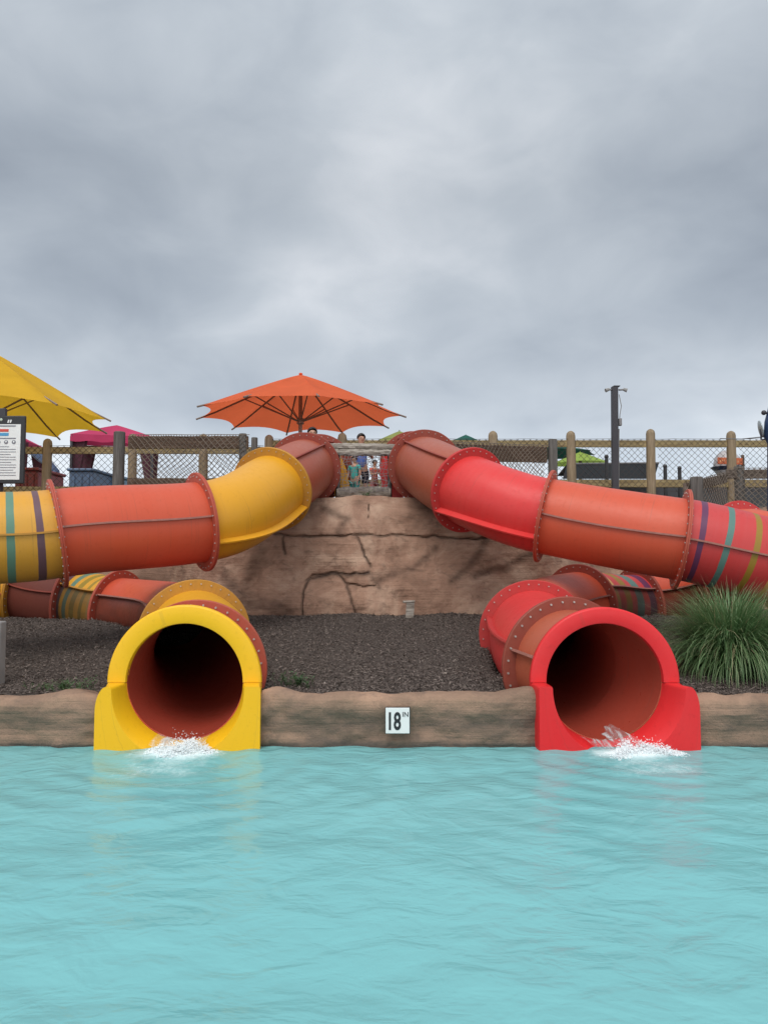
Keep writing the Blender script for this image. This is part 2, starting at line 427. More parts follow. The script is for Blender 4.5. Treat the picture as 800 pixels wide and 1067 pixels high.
def rock_mesh():
    cols = list(np.arange(-9, -3.0, .12))+list(np.arange(-3.0, 3.0, .014))+list(np.arange(3.0, 9.01, .12))
    nv = 112; vv = np.linspace(0, 1, nv)
    X = np.zeros((nv+10, len(cols))); Y = X.copy(); Z = X.copy(); K = X.copy(); S = X.copy()
    for j, x in enumerate(cols):
        top = 1.90 + .05*vnoise((x, 0, 5), 1.1) + .05*smst(.8, 0, abs(x)) ; b = .30
        y0 = rock_y(x)
        for i in range(nv):
            v = vv[i]; z = b+(top-b)*v
            big = vnoise((x, 0, z), .8, 3); mid = vnoise((x+5, 2, z), 2.6, 4); fine = vnoise((x, 9, z), 14, 4)
            # bulging slabs
            y = y0 + .72*v**1.15 + .12*v**8 - .17*big - .040*mid - .007*fine
            sl = noise.noise(Vector((x*.9+z*.8, 0, z*1.6-x*.3)))
            y -= .05*abs(sl)
            k = 0; s = .42*smst(.9, 2.0, abs(x))*(.6+.6*noise.noise(Vector((x*2, 4, z*2))))+.25*smst(.75, .5, z)
            if abs(x) < 3.0:
                wx = x+.018*vnoise((x, 3, z), 7, 3); wz = z+.022*vnoise((x, 6, z), 6, 3)
                for pts, wd in cracks:
                    d = seg_d(wx, wz, pts); k = max(k, math.exp(-(d/wd)**2)); y += .008*math.exp(-(d/(wd*5))**2)
                for pts, wd in stains:
                    d = seg_d(wx, wz, pts); s = max(s, math.exp(-(d/wd)**2))
                y += .030*k
            X[i, j] = x; Y[i, j] = y; Z[i, j] = z; K[i, j] = k; S[i, j] = s
        for q in range(10):
            a = (q+1)/10
            X[nv+q, j] = x; Y[nv+q, j] = Y[nv-1, j]+.6*a; Z[nv+q, j] = top+.03*math.sin(a*PI)-.03*a+.01*vnoise((x, a*5, 0), 4)
    return grid_mesh('rock', X, Y, Z, {'crack': K, 'stain': S})
def mat_rock(name, c1, c2, c3, dark, wet=False):
    m, nt, b, o = new_mat(name); p = pos(nt)
    n1 = noise_(nt, p, 1.3, 6, .62, .7); n2 = noise_(nt, mapping(nt, p, (1, 1, 2.4), (0, .5, 0)), 4.5, 7, .7, .8); n3 = noise_(nt, p, 45, 5, .7)
    c = ramp(nt, n1, [(.36, c1), (.5, c2), (.64, c3)]).outputs[0]
    r = ramp(nt, n2, [(.52, (0,0,0)), (.72, (1,1,1))])
    c = mixc(nt, math_(nt, 'MULTIPLY', r.outputs[0], .68), c, dark)
    lin = noise_(nt, mapping(nt, p, (1.0, 1, 26), (0, .12, 0)), 2.0, 3, .5)
    c = mixc(nt, math_(nt, 'MULTIPLY', lin, .18), c, tuple(min(1, x*1.6) for x in c3))
    c = mixc(nt, math_(nt, 'MULTIPLY', n3, .28), c, (.05, .035, .028))
    a = N(nt, 'Attribute'); a.attribute_name = 'stain'
    c = mixc(nt, math_(nt, 'MULTIPLY', math_(nt, 'MULTIPLY', a.outputs['Fac'], n2), 1.25, True), c, dark)
    a = N(nt, 'Attribute'); a.attribute_name = 'crack'
    c = mixc(nt, math_(nt, 'MULTIPLY', math_(nt, 'MULTIPLY', a.outputs['Fac'], n1), 1.45, True), c, (.035, .025, .02))
    L(nt, c, b.inputs['Base Color']); b.inputs['Roughness'].default_value = .8; b.inputs['Specular IOR Level'].default_value = .25
    bump(nt, b, math_(nt, 'ADD', n3, math_(nt, 'ADD', lin, n2)), .55, .02); return m
M['rock'] = mat_rock('carved_concrete_rock', (.185, .098, .064), (.31, .178, .120), (.46, .31, .22), (.072, .042, .029))
o = link('rock_face', rock_mesh(), M['rock'])
tag(o, 'tan and brown carved rock bank with dark cracks rising behind the mulch', 'rock wall')

# pool wall (three lengths between the slide mouths)
M['coping'] = mat_rock('stained_pool_rock', (.17, .108, .076), (.27, .175, .120), (.42, .26, .175), (.10, .080, .066))
def pool_wall(x0, x1, label, bumps):
    nx = max(8, int((x1-x0)/.02)) if x1-x0 < 4 else int((x1-x0)/.035); 
    prof = [(-.02, -.55)] + [(0, z) for z in np.linspace(-.1, .26, 20)]
    X = []; Y = []; Z = []; S = []; K = []
    npf = 20; cap = 16
    for j in range(nx+1):
        x = x0+(x1-x0)*j/nx; h = .318+.026*vnoise((x, 0, 1), 1.3)+.008*vnoise((x, 4, 1), 6)
        for (bx, bh, bw) in bumps: h += bh*math.exp(-((x-bx)/bw)**2)
        cx, cy, cz, cs = [], [], [], []
        cx.append(x); cy.append(4.75); cz.append(-.58); cs.append(0)
        for i in range(npf+1):
            z = -.08+(h-.06+.08)*i/npf
            y = 4.715-.05*vnoise((x, 5, z), 1.8, 4)-.014*vnoise((x, 2, z*2), 7, 3)-.004*vnoise((x, 2, z), 22, 3)-.028*math.exp(-((z-h*.72)/.08)**2)
            cx.append(x); cy.append(y); cz.append(z); cs.append(math.exp(-(z/.035)**2)+(.45+.35*vnoise((x, 7, 0), 1.1))*math.exp(-((z-.14)/.09)**2))
        for i in range(1, cap+1):
            a = i/cap
            if a < .5: t = a*2*PI/2; y = cy[npf+1]+.09*(1-math.cos(t)); z = h-.06+.06*math.sin(t)
            else: y = cy[npf+1]+.09+(a-.5)*2*.22; z = h-.05*(a-.5)*2
            cx.append(x); cy.append(y); cz.append(z+.006*vnoise((x, y, 3), 9, 3)); cs.append(0)
        cx.append(x); cy.append(cy[-1]+.01); cz.append(.05); cs.append(0)
        X.append(cx); Y.append(cy); Z.append(cz); S.append(cs)
    X, Y, Z, S = [np.array(q).T[::1] for q in (X, Y, Z, S)]
    me = grid_mesh('pool_wall', X, Y, Z, {'stain': S*1.6, 'crack': np.clip(S-.75, 0, 1)*1.2})
    # close the two ends
    bm = bmesh.new(); bm.from_mesh(me); bm.verts.ensure_lookup_table(); nr, nc = X.shape
    for c in (0, nc-1):
        ring = [bm.verts[i*nc+c] for i in range(nr)]
        try: bm.faces.new(ring)
        except ValueError: pass
    bmesh.ops.recalc_face_normals(bm, faces=bm.faces); bm.to_mesh(me); bm.free()
    o = link('pool_wall', me, M['coping']); return tag(o, label, 'pool wall')
pool_wall(-11.5, LX-.50, 'brown rockwork pool edge left of the yellow slide mouth', [(-1.98, .035, .14), (-3.2, .02, .3)])
pool_wall(LX+.50, RX-.40, 'brown rockwork pool edge with the depth marker, between both slide mouths', [(-.70, .045, .12), (.93, .04, .12), (.3, .008, .3)])
pool_wall(RX+.56, 11.5, 'brown rockwork pool edge beside the grass, right of the red slide mouth', [(2.1, .012, .1), (3.5, .02, .3)])

# ------------------------------------------------------------------ water
def mat_water():
    m, nt, b, o = new_mat('turquoise_pool_water'); p = pos(nt)
    big = noise_(nt, p, .55, 3)
    c = mixc(nt, big, (.20, .487, .50), (.235, .535, .54))
    a = N(nt, 'Attribute'); a.attribute_name = 'foam'
    fo = noise_(nt, p, 26, 6, .75); fo2 = noise_(nt, p, 6, 4, .6)
    ff = ramp(nt, math_(nt, 'ADD', math_(nt, 'MULTIPLY', a.outputs['Fac'], .95), math_(nt, 'MULTIPLY', math_(nt, 'ADD', fo, fo2), .35)), [(.62, (0,0,0)), (1.0, (1,1,1))]).outputs[0]
    c = mixc(nt, ff, c, (.80, .90, .90))
    L(nt, c, b.inputs['Base Color'])
    L(nt, math_(nt, 'ADD', math_(nt, 'MULTIPLY', ff, .5), .16), b.inputs['Roughness'])
    b.inputs['IOR'].default_value = 1.33
    w1 = noise_(nt, mapping(nt, p, (1.0, 1.7, 1), (0, 0, .25)), 4.2, 3, .45, .9)
    w2 = noise_(nt, mapping(nt, p, (1.0, 1.7, 1), (0, 0, -.5)), 10, 2, .5, .6)
    w3 = noise_(nt, p, 40, 3, .6)
    h = math_(nt, 'ADD', math_(nt, 'MULTIPLY', w1, 1.0), math_(nt, 'ADD', math_(nt, 'MULTIPLY', w2, .34), math_(nt, 'MULTIPLY', w3, .06)))
    bump(nt, b, h, .28, .05)
    b.inputs['Specular IOR Level'].default_value = .2
    tr = N(nt, 'BsdfTransparent'); tr.inputs[0].default_value = (.55, .92, .92, 1)
    mx = N(nt, 'MixShader'); L(nt, math_(nt, 'ADD', math_(nt, 'MULTIPLY', ff, .16), .82), mx.inputs[0])
    L(nt, tr.outputs[0], mx.inputs[1]); L(nt, b.outputs[0], mx.inputs[2]); L(nt, mx.outputs[0], o.inputs[0])
    return m
xs = np.concatenate([np.linspace(-12.5, -4.2, 80), np.linspace(-4.15, 4.15, 420), np.linspace(4.2, 12.5, 80)])
ys = np.concatenate([np.linspace(-11.9, .9, 90), np.linspace(.95, 5.3, 300)])
X, Y = np.meshgrid(xs, ys); Z = np.zeros_like(X)
for k in range(46):
    lam = .16+1.0*RNG.random()**1.6; th = RNG.normal(PI/2, .7)
    if RNG.random() < .25: th = RNG.random()*PI
    kx, ky = 2*PI/lam*math.cos(th), 2*PI/lam*math.sin(th)
    Z += .0016*lam**.85*np.sin(kx*X+ky*Y+RNG.random()*6.28+.8*np.sin(X*RNG.normal(0,1)+Y*RNG.normal(0,1)))
foam = np.zeros_like(X)
for (mx_, my_) in ((LX+.02, 4.55), (RX+.12, 4.55)):
    r = np.hypot(X-mx_, (Y-my_)); ang = np.arctan2(X-mx_, -(Y-my_))
    ripple = np.sin(r*30-.6*np.sin(ang*3))*np.exp(-r*1.1)*.007*np.clip(r*2, 0, 1)*(Y < 4.7)
    Z += ripple
    foam = np.maximum(foam, .72*np.exp(-((X-mx_)/.24)**2-((Y-my_-.02)/.10)**2)+.36*np.exp(-((X-mx_)/.5)**2-((Y-my_+.28)/.42)**2))
    Z += .018*np.exp(-((X-mx_)/.25)**2-((Y-my_)/.16)**2)
tag(link('pool_water', grid_mesh('water', X, Y, Z, {'foam': foam}), mat_water()), kind='structure')
# pool floor
mb = MB(); mb.add([(-12.5,-12,-.5),(12.5,-12,-.5),(12.5,4.78,-.5),(-12.5,4.78,-.5)], [(0,1,2,3)])
tag(mb.build('pool_floor', basic('pale_blue_pool_paint', (.25, .55, .60), .6, .1, 3, 0)), kind='structure')

def mat_foam():
    m, nt, b, o = new_mat('white_water'); b.inputs['Base Color'].default_value = (.93, .97, .98, 1); b.inputs['Roughness'].default_value = .25
    b.inputs['Subsurface Weight'].default_value = 0
    tr = N(nt, 'BsdfTransparent'); mx = N(nt, 'MixShader'); mx.inputs[0].default_value = .4
    L(nt, tr.outputs[0], mx.inputs[1]); L(nt, b.outputs[0], mx.inputs[2]); L(nt, mx.outputs[0], o.inputs[0]); return m
M['foam'] = mat_foam()
def splash(cx, cy, spread, hgt, drift, label, seed):
    rnd = random.Random(seed); mb = MB()
    clumps = [(rnd.gauss(0, .09)+drift*.4, rnd.gauss(0, .035), rnd.uniform(.3, 1)) for _ in range(16)]
    for i in range(3600):
        q = rnd.choice(clumps); t = abs(rnd.gauss(0, 1))
        x = cx+q[0]*spread/.12+rnd.gauss(0, .022)*(1+t*.3); y = cy+q[1]*1.3+rnd.gauss(0, .025)
        z = .005+abs(rnd.gauss(0, .38))*hgt*q[2]*math.exp(-((x-cx-drift)/(spread*1.5))**2)
        r = rnd.uniform(.0015, .0045) if rnd.random() < .9 else rnd.uniform(.005, .009)
        if z > hgt*.6: r = min(r, .0035)
        mb.ball((x, y, z), r, 5 if r < .006 else 6, 0, (1+rnd.random()*.8, 1, .7+rnd.random()*.6))
    for i in range(60):
        a = rnd.uniform(-1, 1); t = rnd.random()**2
        mb.ball((cx+drift+a*spread*1.6, cy+rnd.gauss(0, .07), .02+hgt*(1-a*a)*t*1.3), rnd.uniform(.001, .0025), 5)
    return tag(mb.build('splash', M['foam']), label, 'splash', kind='stuff')
splash(LX+.03, 4.57, .12, .11, .02, 'white splash of water spilling from the yellow slide mouth', 3)
splash(RX+.12, 4.55, .14, .10, .02, 'white splash of water spilling from the red slide mouth', 5)

# ------------------------------------------------------------------ tubes
RT, RF = .385, .475
NS = 56
UP = Vector((0, 0, 1))
def frame(t):
    t = t.normalized(); s = t.cross(UP).normalized(); u = s.cross(t).normalized(); return t, s, u
def herm(p0, t0, p1, t1, n):
    Ls = (p1-p0).length; a, b = t0.normalized()*Ls, t1.normalized()*Ls; out = []
    for i in range(n+1):
        x = i/n; x2 = x*x; x3 = x2*x
        p = p0*(2*x3-3*x2+1)+a*(x3-2*x2+x)+p1*(-2*x3+3*x2)+b*(x3-x2)
        t = p0*(6*x2-6*x)+a*(3*x2-4*x+1)+p1*(-6*x2+6*x)+b*(3*x2-2*x)
        out.append((p, t.normalized()))
    return out
def tube_shell(name, cur, mats, parent, label=None):
    mb = MB(); rings = []; Lc = 0; prev = None
    vs = []; us = []
    for p, t in cur:
        if prev is not None: Lc += (p-prev).length
        prev = p; us.append(Lc); t, s, u = frame(t)
        for rr in (RT, RT-.014):
            for k in range(NS):
                a = 2*PI*k/NS; vs.append(p+(s*math.cos(a)+u*math.sin(a))*rr)
    fs = []; uvs = []; mi = []
    st = 2*NS
    for i in range(len(cur)-1):
        for k in range(NS):
            k2 = (k+1) % NS
            fs.append((i*st+k, (i+1)*st+k, (i+1)*st+k2, i*st+k2)); mi.append(0)
            uvs.append([(us[i], k/NS*2.4), (us[i+1], k/NS*2.4), (us[i+1], (k+1)/NS*2.4), (us[i], (k+1)/NS*2.4)])
            a = NS
            fs.append((i*st+a+k, i*st+a+k2, (i+1)*st+a+k2, (i+1)*st+a+k)); mi.append(1)
            uvs.append([(us[i], k/NS*2.4), (us[i], (k+1)/NS*2.4), (us[i+1], (k+1)/NS*2.4), (us[i+1], k/NS*2.4)])
    for i in (0, len(cur)-1):
        for k in range(NS):
            k2 = (k+1) % NS; q = (i*st+k, i*st+k2, i*st+NS+k2, i*st+NS+k)
            fs.append(q if i == 0 else q[::-1]); mi.append(0); uvs.append([(us[i], 0)]*4)
    mb.add(vs, fs, 0, uvs); mb.mi = mi
    o = mb.build(name, mats, parent)
    if label: o['label'] = label
    return o
def strip_seam(cur, ang, w, mat, parent, name='seam_flange', both=True, bolts=True):
    """bolted lip along the length of a section, at ang (and opposite)"""
    for A in ([ang, ang+PI] if both else [ang]):
        mb = MB(); vs = []; n = len(cur); th = .008
        for i, (p, t) in enumerate(cur):
            t, s, u = frame(t); d = s*math.cos(A)+u*math.sin(A); e = u*math.cos(A)-s*math.sin(A)
            # the lip hangs a bit thicker at each end
            for (rr, k) in ((RT-.004, 1), (RT+w, 1), (RT+w, -1), (RT-.004, -1)): vs.append(p+d*rr+e*th*k)
        fs = []; uv = []
        for i in range(n-1):
            for k in range(4):
                k2 = (k+1) % 4; fs.append((i*4+k, i*4+k2, (i+1)*4+k2, (i+1)*4+k)); x = i*.06; uv.append([(x, 0), (x, .1), (x+.06, .1), (x+.06, 0)])
        fs += [(3,2,1,0), tuple((n-1)*4+k for k in range(4))]; uv += [[(0,0)]*4]*2
        mb.add(vs, fs, 0, uv)
        if False:
            for i in range(1, n-1, 1):
                p, t = cur[i]; t, s, u = frame(t); d = s*math.cos(A)+u*math.sin(A); e = u*math.cos(A)-s*math.sin(A)
                c = p+d*(RT+w*.6); mb.tube([c-e*(th+.007), c+e*(th+.007)], .0065, 6, 1)
        mb.build(name, [mat, M['bolt']], parent)
def ring_flange(p, t, mat, parent, r0=RT-.013, r1=RF, th=.016, nb=32, name='joint_flange', bs=.0065):
    t, s, u = frame(t); mb = MB(); vs = []; n = 72
    wob = [1+.004*noise.noise(Vector((k*.35, p.x, p.y))) for k in range(n)]; wob.append(wob[0])
    prof = [(r0, -th), (r1-.004, -th), (r1, -th+.004), (r1, -.0015), (r1-.005, 0), (r1, .0015), (r1, th-.004), (r1-.004, th), (r0, th)]
    m = len(prof)
    for k in range(n):
        a = 2*PI*k/n; d = s*math.cos(a)+u*math.sin(a)
        for r, h in prof: vs.append(p+d*(r*(wob[k] if r > .4 else 1))+t*h)
    fs = []; uv = []
    for k in range(n):
        k2 = (k+1) % n
        for j in range(m):
            j2 = (j+1) % m; fs.append((k*m+j, k*m+j2, k2*m+j2, k2*m+j)); uv.append([(k*.04, j*.03), (k*.04, j*.03+.03), (k*.04+.04, j*.03+.03), (k*.04+.04, j*.03)])
    mb.add(vs, fs, 0, uv)
    for k in range(nb):
        a = 2*PI*(k+.5)/nb; d = s*math.cos(a)+u*math.sin(a); c = p+d*(RT+.055)
        mb.tube([c-t*(th+.008), c+t*(th+.008)], bs, 6, 1)
    mb.build(name, [mat, M['bolt']], parent)

def mouth(cen, yaw, mat, parent, shear=0, kw=1.0, plain=1):
    """half-ring above, flared trough below running into the pool; axis points out"""
    ax = Vector((math.sin(yaw), -math.cos(yaw), 0)); s = Vector((math.cos(yaw), math.sin(yaw), 0)); u = UP
    # upper half ring, thick, with rounded edge
    r0, r1 = .372, .492*kw; prof = [(r0-.001, -.03), (r1-.006, -.03), (r1, -.022), (r1, .010), (r1-.004, .016), (r1-.014, .020), (r0+.012, .020), (r0+.003, .016), (r0, .006)]
    n = 60; vs = []; fs = []; m = len(prof)
    for k in range(n+1):
        a = PI*k/n
        for r, h in prof: vs.append(cen+(s*math.cos(a)+u*math.sin(a))*r+ax*h)
    for k in range(n):
        for j in range(m):
            j2 = (j+1) % m; fs.append((k*m+j, k*m+j2, (k+1)*m+j2, (k+1)*m+j))
    fs += [tuple(range(m)), tuple(n*m+j for j in range(m-1, -1, -1))]
    mb = MB(); mb.add(vs, fs, 0, [[(i*.01, j*.02) for j in range(len(f))] for i, f in enumerate(fs)])
    o = mb.build('entry_ring', mat, parent); o.name = 'exit_ring'
    # lower trough: section = U region, lofted forward
    def section(h, w, r, drop, ro):
        pts = []; top = -.0025; w = w*kw
        def arm(ro):
            ri = min(.012+ro*.12, (w-r)*.25); ow = min(ro, (w-r)-ri-.004); oh = ro*1.5; a_ = []
            for k in range(8): a_.append((-w, -.62+(.62-oh+top)*k/7))
            for k in range(1, 13):
                q = PI-PI/2*k/12; a_.append((-w+ow+ow*math.cos(q), top-oh+oh*math.sin(q)))
            for k in range(0, 7):
                q = PI/2-PI/2*k/6; a_.append((-r-ri+ri*math.cos(q)*.98, top-ri+ri*math.sin(q)))
            return a_, ri
        (left_, ri), (right_, _) = arm(ro if plain > 0 else min(ro, .014)), arm(ro if plain < 0 else min(ro, .014))
        pts += left_
        for k in range(1, 40):
            q = PI+PI*k/40; pts.append((r*math.cos(q), (r-drop)*math.sin(q)-ri*(1-abs(math.sin(q)))))
        pts += [(-x, z) for x, z in right_[::-1]]
        return [cen+s*(x+shear*max(0, h)/.16)+u*z+ax*h for x, z in pts]
    secs = [section(-.02, .49, .372, 0, .006), section(.02, .49, .375, 0, .012), section(.05, .493, .381, 0, .035), section(.10, .503, .391, -.01, .07), section(.145, .513, .404, -.025, .10), section(.160, .511, .411, -.03, .103)]
    m = len(secs[0]); vs = [v for q in secs for v in q]; fs = []
    for i in range(len(secs)-1):
        for k in range(m-1): fs.append((i*m+k, (i+1)*m+k, (i+1)*m+k+1, i*m+k+1))
    # front and back plates: fan strips between outer and inner (triangulated polygon)
    fs.append(tuple((len(secs)-1)*m+k for k in range(m))); fs.append(tuple(range(m-1, -1, -1)))
    mb = MB(); mb.add(vs, fs, 0, [[(v*.01, v*.013) for v in f] for f in fs])
    me = mb.mesh('trough'); bm = bmesh.new(); bm.from_mesh(me); bmesh.ops.recalc_face_normals(bm, faces=bm.faces)
    bmesh.ops.triangulate(bm, faces=[f for f in bm.faces if len(f.verts) > 4]); bm.to_mesh(me); bm.free()
    link('splash_trough', me, mat, parent)
    return o

def slide(root, nodes, sects, flanges, mouth_mat, yaw, mouth_c):
    """nodes: (pos, tangent or None); sects: dict per interval; flanges: dict per node"""
    pts = [n[0] for n in nodes]; T = []
    for i, (p, t) in enumerate(nodes):
        if t is None: t = pts[min(i+1, len(pts)-1)]-pts[max(i-1, 0)]
        T.append(Vector(t).normalized())
    for i, sct in enumerate(sects):
        Ls = (pts[i+1]-pts[i]).length; n = max(6, int(Ls/.085))
        cur = herm(pts[i], T[i], pts[i+1], T[i+1], n)
        mat = sct['mat']
        if 'bands' in sct: mat = striped('striped_'+sct['nm'], sct['base'], sct['bands'], Ls, sct.get('mud'))
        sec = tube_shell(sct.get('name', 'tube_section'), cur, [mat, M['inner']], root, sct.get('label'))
        strip_seam(cur, math.radians(sct.get('ang', 0)), sct.get('w', .035), sct.get('smat', M['flange_orange']), sec)
        if i in flanges: ring_flange(pts[i], T[i], flanges[i], sec, bs=.0075 if i == 13 else .006)
    return T

A = lambda x, y, z: Vector((x, y, z))
# ---- left (yellow mouthed) slide
left = thing('water_slide', (LX, 4.9, -.4), 'winding tube water slide in orange and yellow sections with a yellow mouth', 'water slide')
ln = [(P(333,487,10.5), (-.05,-1,-.15)), (P(317,489,9.5), (-.02,-1,-.2)), (P(283,510,8.15), (-.28,-.9,-.33)), (P(209,544,7.05), (-.84,-.52,-.15)),
      (P(60,556,6.4), (-.88,-.46,-.17)), (P(-70,563,6.05), (-.97,-.1,-.08)), (A(-5.3,6.5,1.2), (-.75,.65,-.1)), (A(-5.9,7.7,1.05), (.05,1,-.15)), (A(-5.5,9.0,.88), (.75,.6,-.12)),
      (P(24,618,9.3), (1,-.03,-.1)), (P(78,628,8.95), (.98,-.18,-.07)), (P(124,637,8.6), (.93,-.38,-.05)), (P(203,662,6.35), (.38,-.92,-.05)),
      (A(LX+.0,5.12,.425), (0,-1,-.06)), (A(LX,4.80,.395), (0,-1,-.06))]
bandsL = [(.135, .195, PUR), (.355, .415, TEAL), (.60, .66, OLIVE), (.84, .90, CREAM)]
bandsL2 = [(.04, .18, PUR), (.30, .42, TEAL), (.52, .64, OLIVE), (.74, .80, OLIVE), (.88, .95, CREAM)]
ls = [dict(mat=M['brown'], smat=M['flange_brown'], ang=-60), dict(mat=M['brown'], smat=M['flange_brown'], ang=-50, w=.04), dict(mat=M['yellow'], smat=M['yellow'], ang=-152, w=.075, label='mustard yellow curved section'),
      dict(mat=M['orange'], smat=M['seam'], ang=-6, w=.03, label='long orange section of the upper run'), dict(mat=M['yellow'], nm='yellow_upper', base=(.62, .30, .03), bands=bandsL, smat=M['flange_yellow'], ang=-2, w=.025, label='yellow section painted with purple and teal bands'),
      dict(mat=M['orange']), dict(mat=M['yellow']), dict(mat=M['orange']), dict(mat=M['yellow']),
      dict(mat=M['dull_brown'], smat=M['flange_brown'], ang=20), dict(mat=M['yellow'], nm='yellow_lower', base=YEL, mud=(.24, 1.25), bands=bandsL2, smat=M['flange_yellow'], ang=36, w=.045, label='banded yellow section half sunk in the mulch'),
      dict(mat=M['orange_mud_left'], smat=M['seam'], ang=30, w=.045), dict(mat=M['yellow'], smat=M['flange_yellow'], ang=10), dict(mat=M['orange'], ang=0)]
lf = {0: M['flange_brown'], 1: M['flange_brown'], 2: M['flange_yellow'], 3: M['flange_orange'], 4: M['flange_orange'], 5: M['flange_orange'], 6: M['flange_yellow'], 7: M['flange_orange'], 8: M['flange_yellow'],
      9: M['flange_yellow'], 10: M['flange_brown'], 11: M['flange_orange'], 12: M['flange_yellow'], 13: M['flange_orange']}
slide(left, ln, ls, lf, None, 0, None)
mouth(A(LX, 4.79, .392), 0, M['mouth_yellow'], left)
# ---- right (red mouthed) slide
right = thing('water_slide', (RX, 4.9, -.4), 'winding tube water slide in orange and red sections with a red mouth', 'water slide')
YR = 0
axr = (.20, -.98, -.05)
rn = [(P(430,484,10.5), (.02,-1,-.12)), (P(442,486,9.5), (.10,-1,-.2)), (P(488,511,8.0), (.45,-.82,-.32)), (P(568,538,7.5), (.93,-.33,-.20)),
      (P(709,562,6.95), (.95,-.24,-.16)), (A(3.75,6.85,1.12), (.95,.25,-.12)), (A(4.35,7.45,1.07), (.15,1,-.1)), (P(774,567,8.0), (-.35,.94,-.08)), 
      (A(4.3,9.3,.86), (-.75,.6,-.1)), (P(720,622,9.4), (-.98,-.05,-.06)), (P(664,632,9.0), (-.93,-.35,-.05)), (P(603,632,8.3), (-.72,-.7,-.04)), (P(556,661,6.5), (-.12,-.99,-.07)),
      (A(1.275,5.22,.44), axr), (A(RX,4.80,.395), (.02, -1, -.05))]
bandsR = [(.095, .145, PUR), (.305, .355, TEAL), (.515, .56, OLIVE), (.685, .72, CREAM), (.86, .91, PUR)]
bandsR2 = [(.05, .18, PUR), (.30, .45, TEAL), (.56, .68, OLIVE), (.80, .92, CREAM)]
rs = [dict(mat=M['brown'], smat=M['flange_brown'], ang=-120), dict(mat=M['brown'], smat=M['flange_brown'], ang=-130, w=.04), dict(mat=M['red'], smat=M['red'], ang=-32, w=.08, label='bright red curved section'),
      dict(mat=M['orange'], smat=M['seam'], ang=182, w=.03, label='long orange section of the upper run'), dict(mat=M['red'], nm='red_upper', base=REDS, bands=bandsR, smat=M['seam'], ang=180, w=.03, label='red section painted with purple, teal, olive and cream bands'),
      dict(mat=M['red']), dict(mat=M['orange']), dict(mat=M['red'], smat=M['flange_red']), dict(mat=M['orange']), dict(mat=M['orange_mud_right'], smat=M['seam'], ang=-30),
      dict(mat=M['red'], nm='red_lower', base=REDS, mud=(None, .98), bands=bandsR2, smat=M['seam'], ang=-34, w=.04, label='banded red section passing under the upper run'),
      dict(mat=M['orange'], smat=M['seam'], ang=-20), dict(mat=M['red'], smat=M['flange_red'], ang=-160, w=.05), dict(mat=M['brown'], smat=M['seam'], ang=180+16, w=.05)]
rs[13]['mat'] = gelcoat('rust_orange_gelcoat', (.40, .085, .042), (.36, .13, .08))[0]
rf = {0: M['flange_brown'], 1: M['flange_brown'], 2: M['flange_red'], 3: M['flange_orange'], 4: M['flange_orange'], 5: M['flange_red'], 6: M['flange_red'], 7: M['flange_red'], 8: M['flange_orange'],
      9: M['flange_orange'], 10: M['flange_brown'], 11: M['flange_brown'], 12: M['flange_red'], 13: M['flange_brown']}
slide(right, rn, rs, rf, None, 0, None)
mouth(A(RX, 4.79, .392), YR, M['mouth_red'], right, .045, .97, -1)

def film(cx, path, seed):
    mb = MB(); vs = []; m = 17
    for (x0, y, zb) in path:
        for k in range(m):
            a = -.48+.96*k/(m-1); vs.append((x0+math.sin(a)*.365, y, zb+.371-.362*math.cos(a)+.004*noise.noise(Vector((k*.9, y*14, seed)))))
    fs = [(i*m+k, i*m+k+1, (i+1)*m+k+1, (i+1)*m+k) for i in range(len(path)-1) for k in range(m-1)]
    mb.add(vs, fs)
    mt, nt, b, o = new_mat('running_water'); p = pos(nt)
    f = noise_(nt, mapping(nt, p, (34, 5, 8)), 1.0, 5, .65, .5)
    rr = ramp(nt, f, [(.48, (.10,)*3), (.68, (.85,)*3)])
    b.inputs['Base Color'].default_value = (.85, .92, .93, 1); b.inputs['Roughness'].default_value = .12
    bump(nt, b, f, .5, .01); tr = N(nt, 'BsdfTransparent'); mx = N(nt, 'MixShader'); L(nt, rr.outputs[0], mx.inputs[0])
    L(nt, tr.outputs[0], mx.inputs[1]); L(nt, b.outputs[0], mx.inputs[2]); L(nt, mx.outputs[0], o.inputs[0])
    return mb.build('running_water', mt)
def film_path(x0, dx): return [(x0+dx*q, 5.10-.5*q, .030-.028*q-.03*max(0, q-.75)) for q in [i/16 for i in range(17)]]
tag(film(LX, film_path(LX, 0), 2), 'thin sheet of water running out along the floor of the yellow mouth', 'water flow', kind='stuff')
tag(film(RX, film_path(RX-.08, .11), 4), 'thin sheet of water running out along the floor of the red mouth', 'water flow', kind='stuff')

